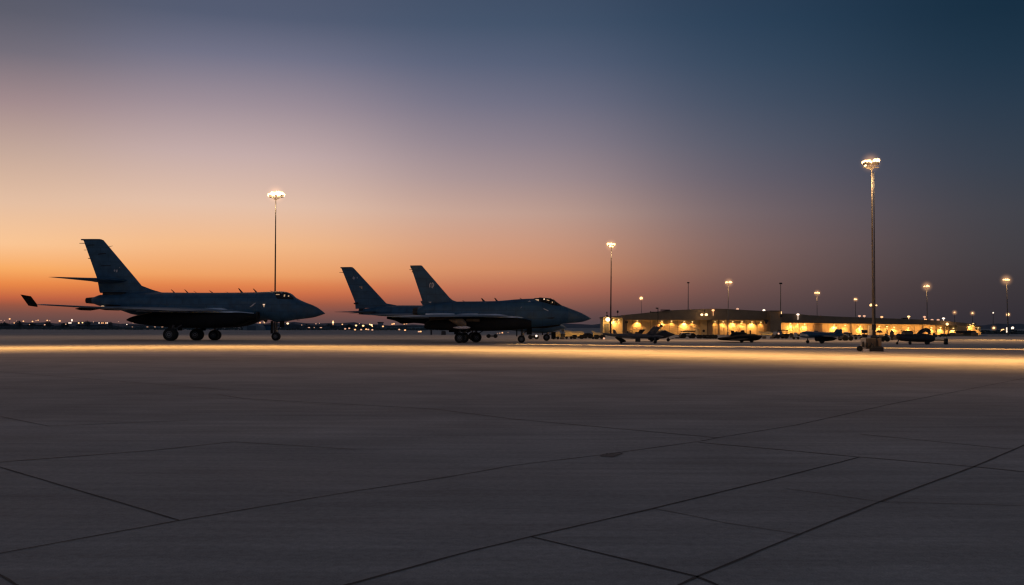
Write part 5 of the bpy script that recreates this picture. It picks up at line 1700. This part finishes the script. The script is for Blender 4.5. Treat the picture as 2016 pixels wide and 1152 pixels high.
def far_box(a, b, t, Y, label, m='farbuild', roof='flat', grp='low buildings on the skyline', windows=0):
    x0, x1 = X(a, Y), X(b, Y)
    h = Z((a + b) / 2, t, Y)
    T = thing('distant_building', label, 'building', ((x0 + x1) / 2, Y, 0), grp)
    if roof == 'flat':
        part('wall', MB().box(x0, x1, Y, Y + 14, 0, h * .9), m, T)
        part('roof', MB().box(x0 - .4, x1 + .4, Y - .4, Y + 14.4, h * .9 + .003, h), 'dark', T)
    elif roof == 'gable':
        part('wall', MB().box(x0, x1, Y, Y + 14, 0, h * .65), m, T)
        part('roof', MB().prism([(x0 - .4, Y - .4, h * .65 + .003), (x1 + .4, Y - .4, h * .65 + .003), ((x0 + x1) / 2, Y - .4, h)], (0, 14.8, 0)), 'farbuild', T)
    else:
        n = 14
        pts = [((x0 + x1) / 2 + (x1 - x0) / 2 * math.cos(math.pi * i / n), Y, h * math.sin(math.pi * i / n) ** .8 if 0 < i < n else 0) for i in range(n + 1)]
        part('vault', MB().prism(pts, (0, 20, 0)), m, T)
        part('door', MB().box(lerp(x0, x1, .25), lerp(x0, x1, .75), Y - .15, Y - .003, 0, h * .65), 'farbuild', T)
    for i in range(windows):
        t_ = (i + .7) / (windows + .4)
        xx = lerp(x0, x1, t_)
        part('window', MB().box(xx - .5, xx + .5, Y - .05, Y - .002, h * .45, h * .6), 'lamp_dim', T)
    return T


far_box(-30, 56, 640.5, 520, 'broad dark low building at the far left of the skyline', windows=0)
far_box(60, 84, 639.8, 560, 'flat dark block second from the left on the skyline', 'farbuild')
far_box(100, 140, 640.3, 600, 'long low shed under the raised wingtip on the skyline', 'farbuild', 'gable')
far_box(150, 190, 640, 640, 'long flat block under the tail of the largest jet', 'farbuild')
far_box(196, 236, 640.2, 600, 'low shed right of the two dark bushes', 'farwall', 'gable')
far_box(250, 330, 640.6, 620, 'long pale shed behind the nacelle of the largest jet', 'farwall', 'flat', windows=5)
far_box(478, 512, 636.6, 420, 'grey vaulted aircraft shelter left of the nose wheel of the largest jet', 'farwall', 'vault')
far_box(512, 534, 639.2, 430, 'dark blue flat shed next to the vaulted shelter', 'machine_blue', 'flat')
far_box(556, 598, 637, 500, 'dark gabled shed right of the nose wheel of the largest jet', 'farbuild', 'gable')
far_box(600, 640, 641, 480, 'flat dark block with two dim windows under the nose tip of the largest jet', 'farbuild', 'flat', windows=3)
far_box(640, 662, 638.6, 560, 'dark gabled hut left of the bright tall lamp', 'farbuild', 'gable')
far_box(664, 700, 641, 600, 'low flat block right of the bright tall lamp', 'farbuild')
far_box(704, 742, 640.8, 620, 'low flat block under the cluster of white lamps', 'farbuild')
far_box(744, 749, 634, 640, 'thin dark tower block on the skyline under the half hidden jet', 'farwall', 'flat')
far_box(750, 840, 641.5, 560, 'longest pale fence-like shed below the half hidden jet', 'farwall', 'flat')
far_box(1936, 1952, 655, 330, 'small gabled house left of the low orange lamp', 'farbuild', 'gable')
far_box(1958, 1980, 656, 330, 'low flat house right of the low orange lamp', 'farbuild', 'flat')
far_box(1990, 2040, 652.5, 330, 'low flat building with pale roof line at the right edge', 'farwall', 'flat', windows=3)


def bush(px, w, py_top, Y, label, seed=0):
    rnd = random.Random(seed)
    x = X(px, Y)
    hw = w / 2 * Y / F
    h = Z(px, py_top, Y)
    T = thing('distant_tree', label, 'tree', (x, Y, 0), 'trees on the skyline')
    part('trunk', MB().tube((x, Y, 0), (x + hw * .1, Y, h * .6), hw * .14, hw * .07, 7).tube((x, Y, h * .35), (x - hw * .5, Y, h * .7), hw * .06, hw * .03, 5).tube((x, Y, h * .4), (x + hw * .5, Y, h * .75), hw * .06, hw * .03, 5), 'bark', T)
    mb = MB()
    for i in range(260):
        while True:
            a, b, c_ = rnd.uniform(-1, 1), rnd.uniform(-1, 1), rnd.uniform(-1, 1)
            if a * a + b * b + c_ * c_ < 1:
                break
        c0 = Vector((x + a * hw, Y + b * hw, h * .58 + c_ * h * .42))
        s = hw * rnd.uniform(.1, .24)
        u = Vector((rnd.gauss(0, 1), rnd.gauss(0, 1), rnd.gauss(0, 1))).normalized()
        v = u.orthogonal().normalized() * s
        w_ = u.cross(v)
        mb.add([c0 - v, c0 - w_ * .7, c0 + v, c0 + w_ * .7], [(0, 1, 2, 3)])
    part('crown', mb, 'foliage', T)


for i, (px, w, t, Y, lb) in enumerate(((37, 13, 632, 480, 'dark tree at the far left of the skyline'), (94, 14, 633, 520, 'spreading tree below the raised wingtip'), (172, 13, 631.2, 470, 'tallest rounded tree left of the largest jet tail pipe'),
                                       (217.5, 9, 633, 470, 'small round tree under the tail of the largest jet'), (62, 16, 635.5, 560, 'low wide tree left of the wingtip'), (128, 16, 636, 560, 'low wide tree between the wingtip and the tallest rounded tree'),
                                       (8, 20, 635, 540, 'wide tree cut by the left picture edge'), (604, 14, 638, 520, 'low tree under the nose of the largest jet'), (576, 10, 636, 520, 'small tree above the gabled shed by the nose wheel'),
                                       (688, 16, 638.5, 560, 'low tree between the two white lamps under the half hidden jet'), (1922, 13, 646.5, 300, 'dark bush in front of the small lit stepped block'),
                                       (1942, 14, 650.5, 310, 'dark bush left of the low orange lamp'), (1964, 14, 651.5, 310, 'dark bush right of the low orange lamp'), (1998, 12, 652, 320, 'dark bush near the right picture edge'),
                                       (648, 12, 637.2, 540, 'low tree left of the bright tall lamp'))):
    bush(px, w, t, Y, lb, i)

# hills / haze line
mb = MB()
rnd = random.Random(11)
n = 160
for i in range(n):
    pa, pb = -900 + 3900 * i / n, -900 + 3900 * (i + 1) / n
    f = lambda p: 5.5 + 2.0 * math.sin(p * .013) + 1.2 * math.sin(p * .047 + 1) + 0.8 * math.sin(p * .11 + 2)
    Yh = 1500
    xa_, xb_ = (pa - 1008) * Yh / F, (pb - 1008) * Yh / F
    mb.add([(xa_, Yh, 0), (xb_, Yh, 0), (xb_, Yh + 60, f(pb)), (xa_, Yh + 60, f(pa)), (xb_, Yh + 200, 0), (xa_, Yh + 200, 0)], [(0, 1, 2, 3), (3, 2, 4, 5)])
M['hill'] = mat('scrub_hill', (0.16, 0.15, 0.17), rough=0.95, noise=.3, nscale=.05)
hl = part('hills', mb, 'hill', smooth=True)
hl['kind'] = 'structure'

# scrub line in front of the buildings
mb = MB()
for i in range(5200):
    px = rnd.uniform(-60, 900) if rnd.random() < .8 else rnd.uniform(1930, 2060)
    Y = rnd.uniform(430, 560) if px < 900 else rnd.uniform(270, 320)
    hh = rnd.uniform(.3, 1.5) * (1.0 if px < 900 else .6) * (0.6 + .6 * abs(math.sin(px * .05)))
    c0 = Vector((X(px, Y), Y, rnd.uniform(0, hh)))
    s = rnd.uniform(.25, .6)
    u = Vector((rnd.gauss(0, 1), rnd.gauss(0, 1), rnd.gauss(0, 1))).normalized()
    v = u.orthogonal().normalized() * s
    w_ = u.cross(v)
    mb.add([c0 - v * 1.6, c0 - w_ * .7, c0 + v * 1.6, c0 + w_ * .7], [(0, 1, 2, 3)])
sc = part('scrub', mb, 'foliage')
sc['kind'] = 'stuff'
sc['label'] = 'dark low scrub along the far edge of the airfield'
sc['category'] = 'scrub'

# skyline lamps (each a post with a lamp)
SL = 'distant lamps along the skyline'
lamps = [(19, 628, 1.15, 'lamp_mid'), (28, 636, .8, 'lamp_mid'), (46, 632.5, 1, 'lamp_mid'), (64, 633, 1, 'lamp_mid'), (71, 631.5, .7, 'lamp_dim'), (75, 630.5, .8, 'lamp_mid'), (93, 631, 1, 'lamp_mid'), (98, 631.4, .6, 'lamp_dim'),
         (117.5, 632, 1.3, 'lamp_mid'), (141.6, 629.6, .9, 'lamp_pale'), (141.6, 631.6, .9, 'lamp_pale'), (136, 636, .9, 'lamp_pale'), (139.5, 636, .9, 'lamp_pale'), (129.5, 638.4, .8, 'lamp_dim'), (155, 636, 1, 'lamp'), (162.4, 635.4, .9, 'lamp'),
         (58, 639, .6, 'lamp_dim'), (88, 639.4, 1, 'lamp_dim'), (184, 634, .6, 'lamp_dim'), (195, 636, .8, 'lamp_pale'), (200, 636, .8, 'lamp_mid'), (203, 636, .8, 'lamp_mid'), (208, 636, .9, 'lamp_mid'), (211, 636, .8, 'lamp_pale'),
         (233.5, 633.4, .5, 'lamp_dim'), (249.6, 639, .7, 'lamp_pale'), (262, 636, .6, 'lamp_dim'), (270, 637, .6, 'lamp_dim'), (277, 638, .6, 'lamp_dim'), (285, 638.8, .6, 'lamp_dim'), (293, 639.6, .6, 'lamp_dim'), (2, 631, .6, 'lamp_dim'), (9, 631, .4, 'lamp_dim'), (32.6, 632, .4, 'lamp_dim'),
         (512, 635.6, 1, 'lamp_mid'), (520.5, 634, 1, 'lamp_hot'), (520.5, 638, 1, 'lamp'), (566.5, 637, 1.5, 'lamp_hot'), (594, 640, .6, 'lamp_dim'), (622, 637.6, .7, 'lamp_dim'), (629, 636.6, .5, 'lamp_dim'), (508, 637, .6, 'lamp_dim'),
         (655.7, 632.6, .9, 'lamp'), (655.7, 635.6, 1.2, 'lamp_hot'), (655.7, 639, .6, 'lamp_mid'), (674, 638.7, .9, 'lamp_mid'), (701, 641, 1.3, 'lamp'), (715, 641.4, 1.4, 'lamp'), (707.5, 637.2, .6, 'lamp_dim'), (728, 638.8, .9, 'lamp'), (731.5, 640, 1.3, 'lamp_hot'),
         (733, 642.6, .7, 'lamp'), (754, 642.7, 1.2, 'lamp_mid'), (772, 638.3, 1, 'lamp_mid'), (775.6, 637.6, 1.2, 'lamp_mid'), (796, 637.6, 1.1, 'lamp_mid'), (800.5, 637, 1.1, 'lamp_mid'), (989, 655.2, 1.0, 'lamp_mid'), (984, 656, .7, 'lamp_dim'), (1000, 655, .5, 'lamp_dim'), (979.5, 656.5, .6, 'lamp_dim')]
for i, (px, py, s, m) in enumerate(lamps):
    Y = 440.0 if px < 900 else 240.0
    p = at(px, py, Y)
    side = 'left of the largest jet' if px < 240 else ('behind the largest jet' if px < 600 else ('between the jets' if px < 780 else 'behind the front jet'))
    tone = {'lamp_dim': 'faint pinkish', 'lamp_pale': 'small white', 'lamp_mid': 'warm orange', 'lamp': 'bright orange', 'lamp_hot': 'very bright'}[m]
    T = thing('street_lamp', f'{tone} distant lamp on the skyline {side}', 'street lamp', (p.x, Y, 0), f'{tone} distant lamps on the skyline {side}')
    part('pole', MB().tube((p.x, Y, 0), (p.x, Y, max(.2, p.z - .1)), .06, .04, 5), 'dark', T)
    rr = .30 * s * Y / 440
    part('lens', MB().ball(p, rr * 1.15, rr, rr * .85, 8, 6), m, T, True)
# runway edge lights on the pavement
for i, (px, py, m) in enumerate(((679.5, 650, 'lamp_dim'), (687.5, 649, 'lamp_dim'), (699, 651.6, 'lamp_mid'), (711, 651.6, 'lamp_dim'), (721, 650.8, 'lamp_mid'), (725, 651.4, 'lamp_dim'), (733, 652, 'lamp_dim'), (786, 651.4, 'lamp_dim'), (797.5, 652.6, 'lamp_mid'), (828, 655.3, 'lamp_mid'), (824.5, 655.6, 'lamp_dim'))):
    G = gnd(px, py + .8)
    r_ = .14 * G.y / 200 * 1.2
    T = thing('runway_light', ('faint' if m == 'lamp_dim' else 'bright') + ' small runway edge light on the pavement behind the jets', 'runway light', G, ('faint' if m == 'lamp_dim' else 'bright') + ' runway edge lights')
    part('stand', MB().lathe(G, (0, 0, 1), [(0, r_ * 1.1), (.04, r_), (.06, r_ * .5), (r_ * 1.2, r_ * .4)], 10), 'dark', T)
    part('lens', MB().ball(G + Vector((0, 0, r_ * 2)), r_ * 1.2, r_ * .9, r_ * .8, 10, 6), m, T, True)
# two small markers under the front jet wing
for px, py, w, lb in ((849, 659.3, .35, 'thin dark post on the pavement behind the front jet'), (873, 659.5, .9, 'small dark box on the pavement behind the front jet, right of the thin post')):
    G = gnd(px, py)
    h = .9 if w < .5 else .75
    solo('marker_post' if w < .5 else 'marker_box', MB().bbox(G.x - w / 2, G.x + w / 2, G.y, G.y + w, 0, h, .05).bbox(G.x - w * .35, G.x + w * .35, G.y + .05, G.y + w - .05, h + .002, h + .1, .02), 'machine', lb, 'marker')

# ------------------------------------------------------------------ render settings
scene.view_settings.view_transform = 'Standard'
scene.view_settings.look = 'None'
scene.view_settings.exposure = 0
scene.render.film_transparent = False
cy = scene.cycles
cy.use_denoising = True
cy.denoiser = 'OPENIMAGEDENOISE'
cy.max_bounces = 5
cy.diffuse_bounces = 2
cy.glossy_bounces = 3
cy.transmission_bounces = 5
cy.sample_clamp_indirect = 3
cy.pixel_filter_type = 'BLACKMAN_HARRIS'
cy.filter_width = 1.3
cy.use_light_tree = True
